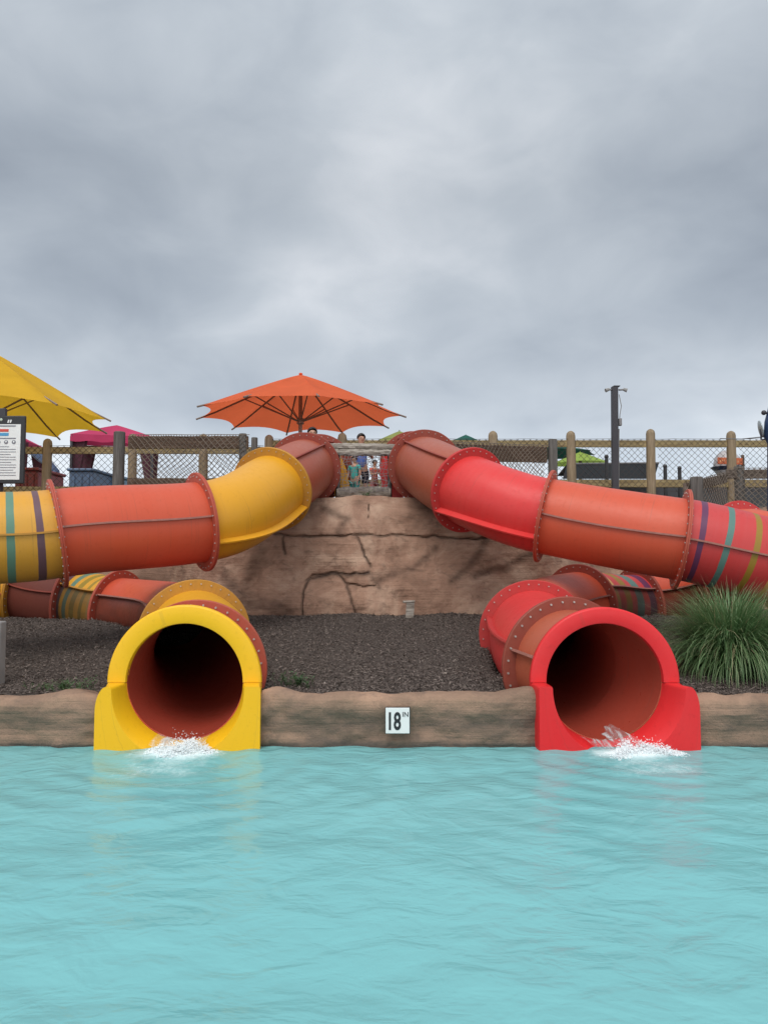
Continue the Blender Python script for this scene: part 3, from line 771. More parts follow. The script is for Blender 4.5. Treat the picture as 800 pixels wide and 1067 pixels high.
# ------------------------------------------------------------------ umbrellas
def umbrella(cx, cy, zr, zp, R, n, mat, label, ground=1.86, rot=0, scal=.095, ribmat=None, group=None, name='parasol', pole_r=.035, fine=True):
    t = thing(name, (cx, cy, ground), label, 'umbrella', group); ribmat = ribmat or M['rib']
    mb = MB(); nr, na = (12, 8) if fine else (5, 4); vs = []; fs = []
    cen = Vector((cx, cy, 0))
    for i in range(n):
        a0 = rot+2*PI*i/n; a1 = a0+2*PI/n
        base = len(vs)
        for r_ in range(nr+1):
            q = r_/nr
            for k in range(na+1):
                f = k/na; rim = 1-scal*4*f*(1-f)*q**2
                d0 = Vector((math.cos(a0), math.sin(a0), 0)); d1 = Vector((math.cos(a1), math.sin(a1), 0))
                p = cen+(d0*(1-f)+d1*f)*R*q*(rim)
                z = zp+(zr-zp)*(q**1.08) - .05*4*f*(1-f)*math.sin(PI*q)*R/1.8 + (zp-zr)*0.05*4*f*(1-f)*q
                vs.append(Vector((p.x, p.y, z)))
        for r_ in range(nr):
            for k in range(na):
                a = base+r_*(na+1)+k; fs.append((a, a+1, a+na+2, a+na+1))
    mb.add(vs, fs); me = mb.mesh('canopy'); bm = bmesh.new(); bm.from_mesh(me); bmesh.ops.remove_doubles(bm, verts=bm.verts, dist=.001); bm.to_mesh(me); bm.free()
    link('canopy', me, mat, t)
    mb = MB(); mb.tube([(cx, cy, ground), (cx, cy, zp-.02)], pole_r, 12); mb.build('pole', ribmat, t)
    mb = MB(); mb.ball((cx, cy, zp+.01), .03*R/1.8, 10, 0, (1.2, 1.2, .8)); mb.build('finial', mat, t)
    hubz = zr-.08*(R/1.8) if fine else zr
    if fine:
        mb = MB(); mb.tube([(cx, cy, hubz-.05), (cx, cy, hubz+.05)], .065, 12); mb.build('hub', ribmat, t)
        for i in range(n):
            a = rot+2*PI*i/n; d = Vector((math.cos(a), math.sin(a), 0)); mb = MB()
            pts = [cen+d*(R*q*(1.02 if q == 1 else 1))+UP*(zp+(zr-zp)*(q**1.08)-.028) for q in (.05, .3, .6, .85, 1)]
            pts[-1] += d*.04
            mb.tube(pts, .016, 6); rb = mb.build('rib', ribmat, t)
            m2 = MB(); q = .55; m2.tube([cen+d*.05+UP*hubz, cen+d*R*q+UP*(zp+(zr-zp)*(q**1.08)-.04)], .012, 6); m2.build('strut', ribmat, rb)
    return t
c = P(316, 0, 13.2); umbrella(c.x, 13.2, 3.70, 4.47, 1.83, 10, M['fab_orange'], 'large orange parasol with scalloped edge behind the slide tops', rot=math.radians(-3))
umbrella(P(-14, 0, 12.2).x, 12.2, 3.50, 4.76, 2.16, 10, M['fab_yellow'], 'large yellow parasol with scalloped edge at the left edge', rot=math.radians(5))
def far_umb(px, py, d, wpx, hpx, mat, label, n=8, drop=0):
    s = F/d; c = P(px, py, d); R = wpx/2/s
    return umbrella(c.x, d, c.z-hpx/s, c.z, R, n, mat, label, name='parasol', scal=.06, fine=False, pole_r=.04)
far_umb(416, 449, 17, 74, 17, M['fab_olive'], 'olive green parasol peeking out left of the upper red tube')
far_umb(485, 453, 22, 34, 8, M['fab_green'], 'small dark green parasol top just above the red curved tube')
far_umb(572, 463, 19, 96, 11, M['fab_green'], 'dark green parasol behind the grey fence post')
far_umb(604, 471, 17, 62, 13, M['fab_lime'], 'lime green parasol behind the netting left of the lamp post')

# ------------------------------------------------------------------ fences
def post(x, y, z0, z1, r, mat, parent, flat=False, name='post', lean=0):
    mb = MB(); n = 14
    top = Vector((x+lean, y, z1)); bot = Vector((x, y, z0))
    if flat:
        mb.tube([bot, top-UP*.01, top], [r, r, r*.9], n)
    else:
        mb.tube([bot, bot+(top-bot)*.5, top-UP*r*1.1, top-UP*r*.5, top-UP*r*.12, top], [r, r*.98, r*.97, r*.84, r*.45, r*.12], n)
    return mb.build(name, mat, parent)
def rail(p0, p1, h, th, mat, parent, name='rail', wob=.004):
    mb = MB(); p0, p1 = Vector(p0), Vector(p1); n = max(2, int((p1-p0).length/.12)); d = (p1-p0).normalized(); s = Vector((-d.y, d.x, 0)).normalized()
    vs = []
    for i in range(n+1):
        c = p0+(p1-p0)*i/n; w1 = wob*vnoise((c.x, c.y, 1), 3); w2 = wob*vnoise((c.x, c.y, 7), 5)
        for (a, b) in ((-1,-1),(1,-1),(1,1),(-1,1)): vs.append(c+s*(a*th/2+w1)+UP*(b*h/2+w2*(1 if b > 0 else .6)))
    fs = []
    for i in range(n):
        for k in range(4):
            k2 = (k+1) % 4; fs.append((i*4+k, i*4+k2, (i+1)*4+k2, (i+1)*4+k))
    fs += [(3,2,1,0), tuple(n*4+k for k in range(4))]
    mb.add(vs, fs); return mb.build(name, mat, parent, smooth=False, bevel=.006)
def net(p0, p1, zb0, zt0, zb1, zt1, cell, r, mat, parent, off=0, sag=0, twist=0, name='netting', seed=1):
    """diamond net between two posts"""
    p0, p1 = Vector(p0), Vector(p1); Ln = (p1-p0).length; H = ((zt0-zb0)+(zt1-zb1))/2
    d = (p1-p0).normalized(); s = Vector((d.y, -d.x, 0)); rnd = random.Random(seed)
    def pt(u, v):
        f = u/Ln; zb = zb0+(zb1-zb0)*f; zt = zt0+(zt1-zt0)*f
        q = p0+d*u+s*(off+.012*math.sin(u*7+v*5)*(1 if sag else .4)); wob = .006*noise.noise(Vector((u*6, v*6, seed)))
        sg = sag*math.sin(PI*f)*(1-abs(2*v/H-1)**2)
        return Vector((q.x, q.y, zb+(zt-zb)*(v/H)+wob-sg))+d*(wob+twist*math.sin(v*9+u*4)*.03)
    mb = MB(); k = -int(H/cell)-1
    while k*cell < Ln+H:
        for sgn in (1, -1):
            pts = []
            u0 = k*cell
            m = max(2, int(H/.06))
            for i in range(m+1):
                v = H*i/m; u = u0+v if sgn > 0 else u0+H-v
                if 0 <= u <= Ln: pts.append(pt(u, v))
            if len(pts) > 1: mb.tube(pts, r, 3, 0, False)
        k += 1
    # selvedge cord top and bottom
    for v in (0, H): mb.tube([pt(Ln*i/12, v) for i in range(13)], r*1.2, 4, 0, False)
    return mb.build(name, mat, parent)

# back line: round topped posts, tan rails, dark diamond netting
YB = 12.2
fence = thing('timber_fence', (0, YB, 1.86), 'long tan timber fence with round topped posts and dark diamond netting', 'fence')
pxs = [-90, -15, 62, 148, 219, 284, 358, 433, 509, 588, 667, 748, 828, 905]
tops = {62: 457, 284: 453, 358: 451, 509: 449, 588: 449, 667: 447, 748: 449}
sB = F/YB
def topz(px): return P(px, 459 if px > 300 else 466, YB).z
for i, px in enumerate(pxs):
    x = P(px, 0, YB).x; post(x, YB, 1.8, P(px, tops.get(px, 452), YB).z, .073+.008*random.random(), M['tanwood_z'], fence, lean=random.uniform(-.012, .012))
for a, b in zip(pxs[:-1], pxs[1:]):
    xa, xb = P(a, 0, YB).x+.07, P(b, 0, YB).x-.07; za, zb = topz(a), topz(b)
    if a == 284: za = topz(358)
    if b == 284: zb = za
    rail((xa, YB, za-.055), (xb, YB, zb-.055), .115, .05, M['tanwood_x'], fence, 'top_rail')
    rail((xa, YB, za-.72), (xb, YB, zb-.72), .125, .05, M['tanwood_x'], fence, 'bottom_rail')
    net((xa, YB-.045, 0), (xb, YB-.045, 0), za-.86, za+.018, zb-.86, zb+.018, .105, .0036, M['net'], fence, seed=a)
# left weathered run
def weathered(name_, lab, Yd, posts, railpy, wide, matr, cell=.085, bottom=None, mnet='net_tan', sag=.03, twist=1):
    t = thing('weathered_fence', (P(posts[0][0], 0, Yd[0]).x, Yd[0], 1.86), lab, 'fence')
    for (px, pt_, d, r) in posts: post(P(px, 0, d).x, d, 1.8, P(px, pt_, d).z, r, M['greywood_z'], t, flat=True, lean=random.uniform(-.01, .01))
    for (a, b, ya, yb) in railpy:
        (pa, _, da, ra), (pb, _, db, rb) = posts[a], posts[b]
        A0, B0 = P(pa, ya, da), P(pb, yb, db)
        rail(A0, B0, wide, .05, matr, t, 'top_rail', .008)
        rail(A0-UP*.62, B0-UP*.62, wide*.75, .05, matr, t, 'bottom_rail', .008)
        net(A0-UP*A0.z+Vector((0, -.06, 0)), B0-UP*B0.z+Vector((0, -.06, 0)), A0.z-.72, A0.z+wide/2+.015, B0.z-.72, B0.z+wide/2+.015, cell, .0055, M[mnet], t, sag=sag, twist=twist, seed=a+3)
    return t
weathered('a', 'weathered brown fence with tan netting draped over its rail, left of the orange parasol', (11.2,), [(134, 450, 11.2, .085), (259, 452, 11.2, .06), (270, 456, 11.5, .05)], [(0, 1, 461, 461)], .19, M['brownwood_x'])
weathered('b', 'weathered brown fence stub with a grey post, just right of the red curved tube', (10.9,), [(470, 470, 10.4, .06), (569, 458, 11.0, .068)], [(0, 1, 471, 474)], .24, M['brownwood_x'], .07)
weathered('c', 'grey weathered fence with slumped netting, behind the banded red tube', (10.6,), [(713, 497, 10.3, .085), (756, 486, 11.2, .075), (860, 486, 11.0, .075)], [(0, 1, 509, 498), (1, 2, 494, 494)], .14, M['greywood_x'], .085)

# lookout between the slides: driftwood boards, rope net, side panels
YG = 9.55
gate = thing('rope_barrier', P(379, 520, YG), 'rope net barrier with two driftwood boards between the slide tops', 'barrier')
def driftboard(pa, pb, h, th, name='board', seed=0):
    mb = MB(); n = 44; vs = []; A0, B0 = pa, pb; d = (B0-A0).normalized()
    for i in range(n+1):
        f = i/n; c = A0+(B0-A0)*f
        e = 1-.25*abs(2*f-1)**10
        for k in range(12):
            a = 2*PI*k/12; yy = math.cos(a)*th/2; zz_ = math.sin(a)*h/2*e
            q = Vector((c.x, c.y+yy, c.z+zz_)); nn = .014*noise.noise(Vector((f*9+seed, k*1.1, 0)))+.008*noise.noise(Vector((f*30, k*2.3, seed)))
            q += Vector((0, math.cos(a), math.sin(a)))*nn; vs.append(q)
    fs = []
    for i in range(n):
        for k in range(12):
            k2 = (k+1) % 12; fs.append((i*12+k, i*12+k2, (i+1)*12+k2, (i+1)*12+k))
    fs += [tuple(range(11, -1, -1)), tuple(n*12+k for k in range(12))]
    mb.add(vs, fs); return mb.build(name, M['drift'], gate)
driftboard(P(340, 465, YG), P(412, 466, YG), .085, .07, seed=1)
driftboard(P(346, 471.5, YG-.03), P(409, 472, YG-.03), .085, .06, seed=4)
driftboard(P(351, 514, YG), P(407, 513, YG), .15, .10, seed=8)
gp = [P(352, 500, YG+.1), P(406, 500, YG+.1)]
for k, g_ in enumerate(gp):
    mb = MB(); mb.tube([(g_.x, g_.y, 1.80), (g_.x, g_.y, P(0, 470, YG).z)], .03, 10); mb.build('upright', M['greywood_z'], gate)
na, nb_ = P(354, 474, YG-.06), P(405, 512, YG-.06)
mb = MB()
for i in range(13):
    x = na.x+(nb_.x-na.x)*i/12; mb.tube([(x+.02*math.sin(j*1.3+i), YG-.065+.01*math.sin(j+i*2), na.z+(nb_.z-na.z)*j/10) for j in range(11)], .004, 4, 0, False)
for j in range(11):
    z = na.z+(nb_.z-na.z)*j/10; mb.tube([(na.x+(nb_.x-na.x)*i/14, YG-.07+.01*math.sin(i+j), z+.014*math.sin(i*1.1+j*2)) for i in range(15)], .004, 4, 0, False)
mb.build('rope_net', M['rope'], gate)
def panel(pts, mat, label, name):
    mb = MB(); d = Vector((0, .03, 0)); m = len(pts); vs = pts+[p+d for p in pts]
    fs = [tuple(range(m)), tuple(range(2*m-1, m-1, -1))]+[(k, (k+1) % m+0, (k+1) % m+m, k+m) for k in range(m)]
    mb.add(vs, fs, 0, [[(v.x, v.z) if False else (0.1*i, .1) for i, v in enumerate([0]*len(f))] for f in fs])
    o = mb.build(name, mat, None, smooth=False, bevel=.006); return tag(o, label, 'panel')
YP = YG+.28
panel([P(350, 522, YP), P(359, 522, YP), P(364, 508, YP), P(360, 488, YP), P(354, 474, YP), P(346, 474, YP)][::-1], M['yellow'], 'yellow curved side panel beside the left slide top', 'side_panel')
panel([P(393, 524, YP), P(420, 524, YP), P(418, 470, YP), P(400, 474, YP), P(396, 488, YP), P(398, 508, YP)][::-1], M['red'], 'red curved side panel beside the right slide top', 'side_panel')

# stones / weed at the foot of the barrier
def weed(c, n, h, label, seed, col=(.05, .12, .03), flat=.5, name='weed'):
    rnd = random.Random(seed); mb = MB(); c = Vector(c)
    for i in range(n):
        a = rnd.uniform(0, 2*PI); rr = abs(rnd.gauss(0, .5)); b = c+Vector((math.cos(a), math.sin(a)*.6, 0))*rr*flat*.25
        b.z = mulch_h(b.x, b.y) if b.y < rock_y(b.x) else c.z
        hh = h*rnd.uniform(.4, 1); tip = b+Vector((rnd.gauss(0, .5)*hh, rnd.gauss(0, .3)*hh, hh))
        mb.tube([b, (b+tip)/2+Vector((0, 0, hh*.08)), tip], [.0018, .0015, .0008], 3, 0, False)
        for k in range(4):
            q = b+(tip-b)*(.35+.2*k); d = Vector((rnd.uniform(-1, 1), rnd.uniform(-1, 1), rnd.uniform(0, .6))).normalized(); s = d.cross(UP).normalized()*h*.07; l = h*rnd.uniform(.15, .32)
            mb.add([q, q+d*l*.5+s, q+d*l, q+d*l*.5-s], [(0, 1, 2, 3)])
    m = basic('weed_leaf_'+str(seed), col, .6, .35, 30, 0)
    return tag(mb.build(name, m), label, 'plant')
weed((P(66, 717, 5.05).x, 5.08, .3), 70, .08, 'low green weeds sprawling behind the pool edge at the left', 11, (.055, .12, .035), 1.1)
weed((P(307, 708, 5.2).x, 5.25, .3), 46, .11, 'small green weed in the mulch right of the yellow slide mouth', 12, (.05, .10, .035), .55)
weed((P(380, 521, 9.3).x, 9.25, 1.93), 16, .10, 'tiny green weed growing under the lower driftwood board', 13, (.06, .14, .04), .2)

# short stake where the mulch meets the rock
c = P(427, 641, 8.12)
mb = MB(); zg = mulch_h(c.x, 8.1); mb.box((c.x, 8.12, zg+.06), (.085, .06, .22), Matrix.Rotation(.08, 3, 'Y'), jitter=.006)
mb.box((c.x-.01, 8.11, zg+.175), (.13, .07, .022), Matrix.Rotation(-.05, 3, 'Y'), jitter=.004)
tag(mb.build('wooden_stake', M['drift'], None, smooth=False, bevel=.004), 'short weathered wooden stake standing where mulch meets the rock bank', 'stake')
# grey bollard at left edge
c = P(-1, 690, 5.35)
mb = MB(); mb.box((c.x-.02, 5.36, .45), (.09, .09, .56), None, jitter=.004)
tag(mb.build('bollard', M['concrete'], None, smooth=False, bevel=.01), 'square grey concrete bollard in the mulch at the left edge', 'bollard')

# ------------------------------------------------------------------ depth marker
def text_mesh(s, size, ext=.0, offset=0, sx_=1.0):
    cu = bpy.data.curves.new('t', 'FONT'); cu.body = s; cu.size = size; cu.extrude = ext; cu.offset = offset; cu.resolution_u = 3
    o = bpy.data.objects.new('t', cu); C.objects.link(o); dg = bpy.context.evaluated_depsgraph_get()
    me = bpy.data.meshes.new_from_object(o.evaluated_get(dg)); bpy.data.objects.remove(o)
    for v in me.vertices: v.co.x *= sx_
    return me
def place_text(name, s, size, org, mat, parent, ext=.001, offset=0, sx_=1, yawz=0):
    me = text_mesh(s, size, ext, offset, sx_)
    R = Matrix.Translation(org) @ Matrix.Rotation(yawz, 4, 'Z') @ Matrix.Rotation(PI/2, 4, 'X'); me.transform(R)
    return link(name, me, mat, parent, smooth=False)
sg = P(414.3, 751, 4.66)
mk = thing('depth_marker', (sg.x, 4.69, sg.z), 'square white depth marker reading 18 IN on the pool edge', 'sign')
mb = MB(); mb.box((sg.x, 4.672, sg.z), (.156, .014, .163)); mb.build('backing', M['black'], mk, False, .002)
mb = MB(); mb.box((sg.x-.001, 4.661, sg.z+.001), (.148, .012, .156)); mb.build('plate', M['white'], mk, False, .002)
place_text('numeral', '1', .150, (sg.x-.072, 4.6535, sg.z-.052), M['black'], mk, .001, .0035, .62)
place_text('numeral', '8', .150, (sg.x-.026, 4.6535, sg.z-.052), M['black'], mk, .001, .0035, .62)
place_text('unit_lettering', 'IN', .042, (sg.x+.027, 4.6535, sg.z+.026), M['black'], mk, .0008, .0002, .95)

# ------------------------------------------------------------------ rules board, left
YS = 7.8; sS = F/YS
def S(px, py, dy=0): q = P(px, py, YS); return Vector((q.x, YS+dy, q.z))
bo = thing('rules_board', (P(-6, 0, YS).x, YS, .8), 'black framed rules board with a white notice at the left edge', 'sign')
def plate(x0, y0, x1, y1, dy, th, mat, name, parent, bev=0):
    a, b = S(x0, y0), S(x1, y1); mb = MB(); mb.box(((a.x+b.x)/2, YS+dy, (a.z+b.z)/2), (b.x-a.x, th, a.z-b.z)); return mb.build(name, mat, parent, False, bev)
plate(-36, 433.5, 25.5, 504, 0, .035, M['black'], 'frame', bo, .008)
nb = plate(-32, 442.5, 21.5, 500, -.021, .006, M['white'], 'notice', bo)
M['ink'] = basic('grey_print', (.16, .16, .19), .6, .1, 5, 0)
M['redink'] = basic('red_print', (.55, .06, .04), .6, .1, 5, 0); M['blueink'] = basic('blue_print', (.06, .27, .48), .6, .1, 5, 0)
M['greenink'] = basic('pale_green_print', (.45, .52, .42), .6, .1, 5, 0)
for (nm, a) in (('red_bar', (-28, 447.5, 10.5, 450.3, 'redink')), ('blue_bar', (-28, 451.5, 10.5, 454.5, 'blueink'))):
    plate(*a[:4], -.0255, .003, M[a[4]], nm, nb)
rnd = random.Random(5); y = 465.5
for i in range(12):
    x1 = 18 if i % 3 else rnd.uniform(3, 16); plate(-28, y, x1, y+.55, -.0255, .003, M['ink'], 'text_line', nb); y += 2.7
plate(-28, 456.6, 18, 457.6, -.0255, .003, M['ink'], 'text_line', nb); plate(-20, 443.7, 18, 444.8, -.0255, .003, M['ink'], 'text_line', nb)
for k in range(6):
    q = S(-24+8*k, 461); mb = MB(); mb.tube([(q.x, YS-.0245, q.z), (q.x, YS-.0275, q.z)], .021, 16); pc = mb.build('pictogram', M['ink'], nb, False)
    mb = MB(); mb.ball((q.x, YS-.028, q.z+.003), .009, 8, 0, (1, .2, 1.3)); mb.build('pictogram_figure', M['white'], pc)
mb = MB(); q = S(3, 437.6)
for k, x in enumerate((-3.5, -.5, 2.5)): g = S(x, 437.6); mb.ball((g.x, YS-.019, g.z), .016, 8, 0, (1, .2, 1))
mb.build('header_lettering', M['greenink'], bo)
for k, x in enumerate((10.2, 12.6)):
    g = S(x, 439.3); mb = MB(); mb.box((g.x, YS-.0195, g.z), (.014, .004, .034), Matrix.Rotation(.3, 3, 'Y')); mb.build('header_lettering', M['white'], bo, False)
mb = MB(); g = S(1, 430); mb.box((g.x, YS+.005, g.z), (.12, .045, .09)); mb.build('clip', M['dark_steel'], bo, False, .006)
mb = MB(); g = S(-4, 500); mb.tube([(g.x, YS+.065, mulch_h(g.x, YS)-.1), (g.x, YS+.065, S(0, 428).z)], .045, 12); mb.build('post', M['dark_steel'], bo)

# ------------------------------------------------------------------ lamp post
YL = 11.6; sL = F/YL
def Q(px, py): return P(px, py, YL)
lp = thing('lamp_post', (Q(640, 0).x, YL, 1.86), 'slim dark lamp post with two small heads, standing at the netted fence', 'lamp post')
a, b = Q(639, 540), Q(641.5, 403); mb = MB(); mb.box(((a.x+b.x)/2, YL, (1.85+b.z)/2), (.092, .092, b.z-1.85), Matrix.Rotation(.012, 3, 'Y')); mb.build('pole', M['dark_steel'], lp, False, .004)
mb = MB(); mb.box((b.x, YL, b.z+.004), (.10, .10, .012)); mb.build('cap', M['black'], lp, False)
cz = Q(0, 406.3).z
for sg_ in (-1, 1):
    mb = MB(); mb.tube([(b.x+sg_*.04, YL, cz), (b.x+sg_*.12, YL, cz+.005)], .014, 8); arm = mb.build('arm', M['steel'], lp)
    mb = MB(); mb.tube([(b.x+sg_*.11, YL, cz+.012), (b.x+sg_*.17, YL-.01, cz-.012)], [.022, .032], 12); mb.build('lamp_head', M['concrete'], arm)
mb = MB(); g = Q(646, 440); mb.box((g.x-.01, YL-.01, g.z), (.045, .07, .115)); mb.build('junction_box', M['steel'], lp, False, .006)
mb = MB(); mb.tube([Q(644.6, 411), Q(647, 423), Q(645.5, 432), Q(645.2, 436)], .006, 6); mb.tube([Q(644.5, 447), Q(644.2, 480), Q(644, 515)], .009, 6); mb.build('cable', M['concrete'], lp)

# ------------------------------------------------------------------ far things beyond the fence
def cabana(px, py, d, wpx, roofh, mat, label, yaw, drape=M['fab_plum']):
    s = F/d; c = P(px, py, d); W = wpx/s; t = thing('cabana', (c.x, d, 1.86), label, 'cabana')
    zt = c.z; zr = zt-roofh/s; h = W/2; R = Matrix.Rotation(yaw, 3, 'Z')
    def q(x, y, z): v = R @ Vector((x, y, 0)); return Vector((c.x+v.x, d+v.y, z))
    mb = MB(); n = 8
    for k in range(4):
        cs = [(-h,-h),(h,-h),(h,h),(-h,h)]; a, b2 = cs[k], cs[(k+1) % 4]; vs = []
        for i in range(n+1):
            f = i/n
            for j in range(n+1):
                g = j/n; x = (a[0]+(b2[0]-a[0])*g)*f; y = (a[1]+(b2[1]-a[1])*g)*f; sag = .08*math.sin(PI*f)*math.sin(PI*g)
                vs.append(q(x, y, zt+(zr-zt)*f**1.05-sag))
        fs = [(i*(n+1)+j, i*(n+1)+j+1, (i+1)*(n+1)+j+1, (i+1)*(n+1)+j) for i in range(n) for j in range(n)]
        mb.add(vs, fs)
    mb.build('roof', mat, t)
    mb = MB()
    for k in range(4):
        cs = [(-h,-h),(h,-h),(h,h),(-h,h)]; a, b2 = cs[k], cs[(k+1) % 4]; vs = []
        for j in range(n*2+1):
            g = j/(n*2); x, y = a[0]+(b2[0]-a[0])*g, a[1]+(b2[1]-a[1])*g
            vs += [q(x, y, zr-.004), q(x*1.01, y*1.01, zr-.19-.02*math.sin(g*20))]
        mb.add(vs, [(j*2, j*2+2, j*2+3, j*2+1) for j in range(n*2)])
    mb.build('valance', mat, t)
    for (sx_, sy_) in ((-1,-1),(1,-1),(1,1),(-1,1)):
        b0 = q(sx_*h*.97, sy_*h*.97, 1.86); mb = MB(); mb.box((b0.x, b0.y, (1.86+zr)/2), (.06, .06, zr-1.86-.01)); mb.build('leg', M['dark_steel'], t, False)
        mb = MB(); pts = []; rs_ = []   # gathered curtain
        vs = []; m = 18
        for i in range(9):
            f = i/8; w_ = .07+.20*abs(f-.62)**1.0*(1.3 if f < .62 else .5)
            for k in range(m):
                a = 2*PI*k/m; rr = w_*(1+.22*math.sin(a*7)); o_ = q(sx_*(h*.97-w_*.7), sy_*(h*.97-.12), 0); vs.append(Vector((o_.x+math.cos(a)*rr, o_.y+math.sin(a)*rr*.4, zr-.05-(zr-1.95)*f)))
        mb.add(vs, [(i*m+k, i*m+(k+1) % m, (i+1)*m+(k+1) % m, (i+1)*m+k) for i in range(8) for k in range(m)])
        mb.build('curtain', drape, t)
    return t
cabana(122, 443, 21, 78, 17, M['fab_pink'], 'magenta roofed cabana with gathered plum curtains behind the tan fence', .25)
cabana(6, 447, 22, 62, 16, M['fab_pink'], 'magenta cabana mostly hidden by the rules board', .1)
def bin_(px0, py0, px1, d, mat, label, name, cat, dep=1.2, lid=True):
    a, b = P(px0, py0, d), P(px1, py0, d); t = thing(name, ((a.x+b.x)/2, d, 1.86), label, cat)
    zt = a.z; mb = MB(); cx_ = (a.x+b.x)/2; w_ = b.x-a.x
    mb.box((cx_, d, (1.86+zt)/2), (w_, dep, zt-1.86)); mb.build('body', mat, t, False, .03)
    mb = MB(); mb.box((cx_, d-.02, zt+.03), (w_+.08, dep+.08, .06)); mb.build('lid', mat, t, False, .02)
    for k in range(3):
        mb = MB(); mb.box((cx_-w_*.3+w_*.3*k, d-dep/2-.012, (1.9+zt)/2), (.05, .02, (zt-1.95)*.9)); mb.build('rib', mat, t, False)
    return t
M['blue'] = basic('slate_blue_paint', (.075, .12, .20), .5, .2, 3, .1); M['blue2'] = basic('pale_blue_paint', (.15, .25, .36), .5, .2, 3, .1)
M['maroon'] = basic('maroon_paint', (.22, .03, .03), .5, .2, 3, .1); M['navy'] = basic('navy_gelcoat', (.016, .035, .09), .35, .2, 3, 0)
bin_(84, 494, 108, 17, M['blue'], 'slate blue storage chest beyond the fence below the magenta cabana', 'storage_chest', 'storage chest')
bin_(108, 500, 132, 18.2, M['blue2'], 'pale blue low chest right of the slate blue one', 'storage_chest', 'storage chest')
bin_(31, 494, 54, 15, M['maroon'], 'maroon box beyond the fence beside the rules board', 'storage_chest', 'storage chest')
# navy sloping slide chute seen through the netting
mb = MB(); mb.tube([P(34, 470, 19), P(42, 477, 18.6), P(50, 482, 18.2), P(58, 492, 17.8), P(60, 510, 17.6)], .10, 16)
tag(mb.build('slide_chute', M['navy']), 'navy blue slide chute sloping down behind the fence near the rules board', 'slide')
# black awning
d = 15.5; aw = thing('awning', (P(640, 0, d).x, d, 1.86), 'low black awning with a slanted right end behind the netting', 'awning')
mb = MB(); a, b, c2, e = P(590, 484, d), P(686, 483, d), P(681, 499, d-.6), P(586, 499, d-.6)
mb.add([a, b, c2, e, a+Vector((0, .9, -.15)), b+Vector((-.1, .9, -.15))], [(0, 3, 2, 1), (0, 1, 5, 4), (1, 2, 5)]); mb.build('cover', M['fab_black'], aw, False)
mb = MB(); mb.tube([a+UP*.012, b+UP*.012], .02, 6); mb.build('ridge_bar', M['steel'], aw)
for px in (596, 676):
    q = P(px, 499, d-.5); mb = MB(); mb.tube([(q.x, q.y, 1.86), (q.x, q.y, q.z+.05)], .03, 8); mb.build('leg', M['dark_steel'], aw)
for i, (px, py, lab) in enumerate(((631.5, 477, 'thin black post just left of the lamp post'), (692.5, 487, 'short black post, left one of two right of the awning'), (707.5, 489, 'short black post, right one of two right of the awning'))):
    q = P(px, py, 14.2); mb = MB(); mb.tube([(q.x, 14.2, 1.86), (q.x, 14.2, q.z-.05), (q.x, 14.2, q.z)], [.035, .035, .03], 10); mb.ball((q.x, 14.2, q.z+.02), .045, 8)
    tag(mb.build('bollard_post', M['black']), lab, 'post', 'short black posts beyond the fence')
# dark low kerb wall on the far side
q0, q1 = P(560, 498, 15), P(960, 498, 15)
mb = MB(); mb.box(((q0.x+q1.x)/2, 15.4, (1.86+q0.z)/2), (q1.x-q0.x, .2, q0.z-1.86)); tag(mb.build('low_wall', basic('charcoal_block', (.05, .05, .055), .8, .3, 5, .3), None, False, .01), 'low charcoal wall beyond the netted fence at the right', 'wall')
# orange direction sign
d = 13.6; os_ = thing('direction_sign', (P(762, 0, d).x, d, 1.86), 'small orange sign on a brown post behind the fence at the right', 'sign')
a, b = P(747, 477, d), P(773, 484, d)
mb = MB(); mb.box(((a.x+b.x)/2, d, (a.z+b.z)/2), (b.x-a.x, .03, a.z-b.z), Matrix.Rotation(.03, 3, 'Y')); mb.build('board', basic('orange_sign_paint', (.50, .11, .035), .5, .15, 6, 0), os_, False, .006)
mb = MB(); q = P(774, 474, d); mb.tube([(q.x, d+.03, 1.86), (q.x, d+.03, q.z)], .03, 8); mb.build('post', M['brownwood_x'], os_)
mb = MB(); rnd = random.Random(9)
for k in range(9):
    q = P(749.5+k*2.3, 480.6, d); mb.box((q.x, d-.018, q.z+rnd.uniform(-.012, .012)), (.014, .004, rnd.uniform(.03, .055)), Matrix.Rotation(rnd.uniform(-.4, .4), 3, 'Y'))
mb.build('worn_lettering', basic('faded_cream_print', (.62, .40, .20), .6, .1, 5, 0), os_, False)
# pale dome-shaped play feature
q = P(757, 482, 16); dm = thing('play_dome', (q.x, 16, 1.86), 'pale grey domed play feature with dark base behind the orange sign', 'play structure')
mb = MB(); mb.ball((q.x, 16, q.z-.05), .28, 18, 0, (1, 1, 1.15)); mb.build('dome', basic('pale_grey_gelcoat', (.42, .38, .37), .4, .2, 5, 0), dm)
mb = MB(); mb.tube([(q.x, 16, 1.86), (q.x, 16, q.z-.30), (q.x, 16, q.z-.1)], [.12, .12, .34], 18); mb.build('base', M['navy'], dm)
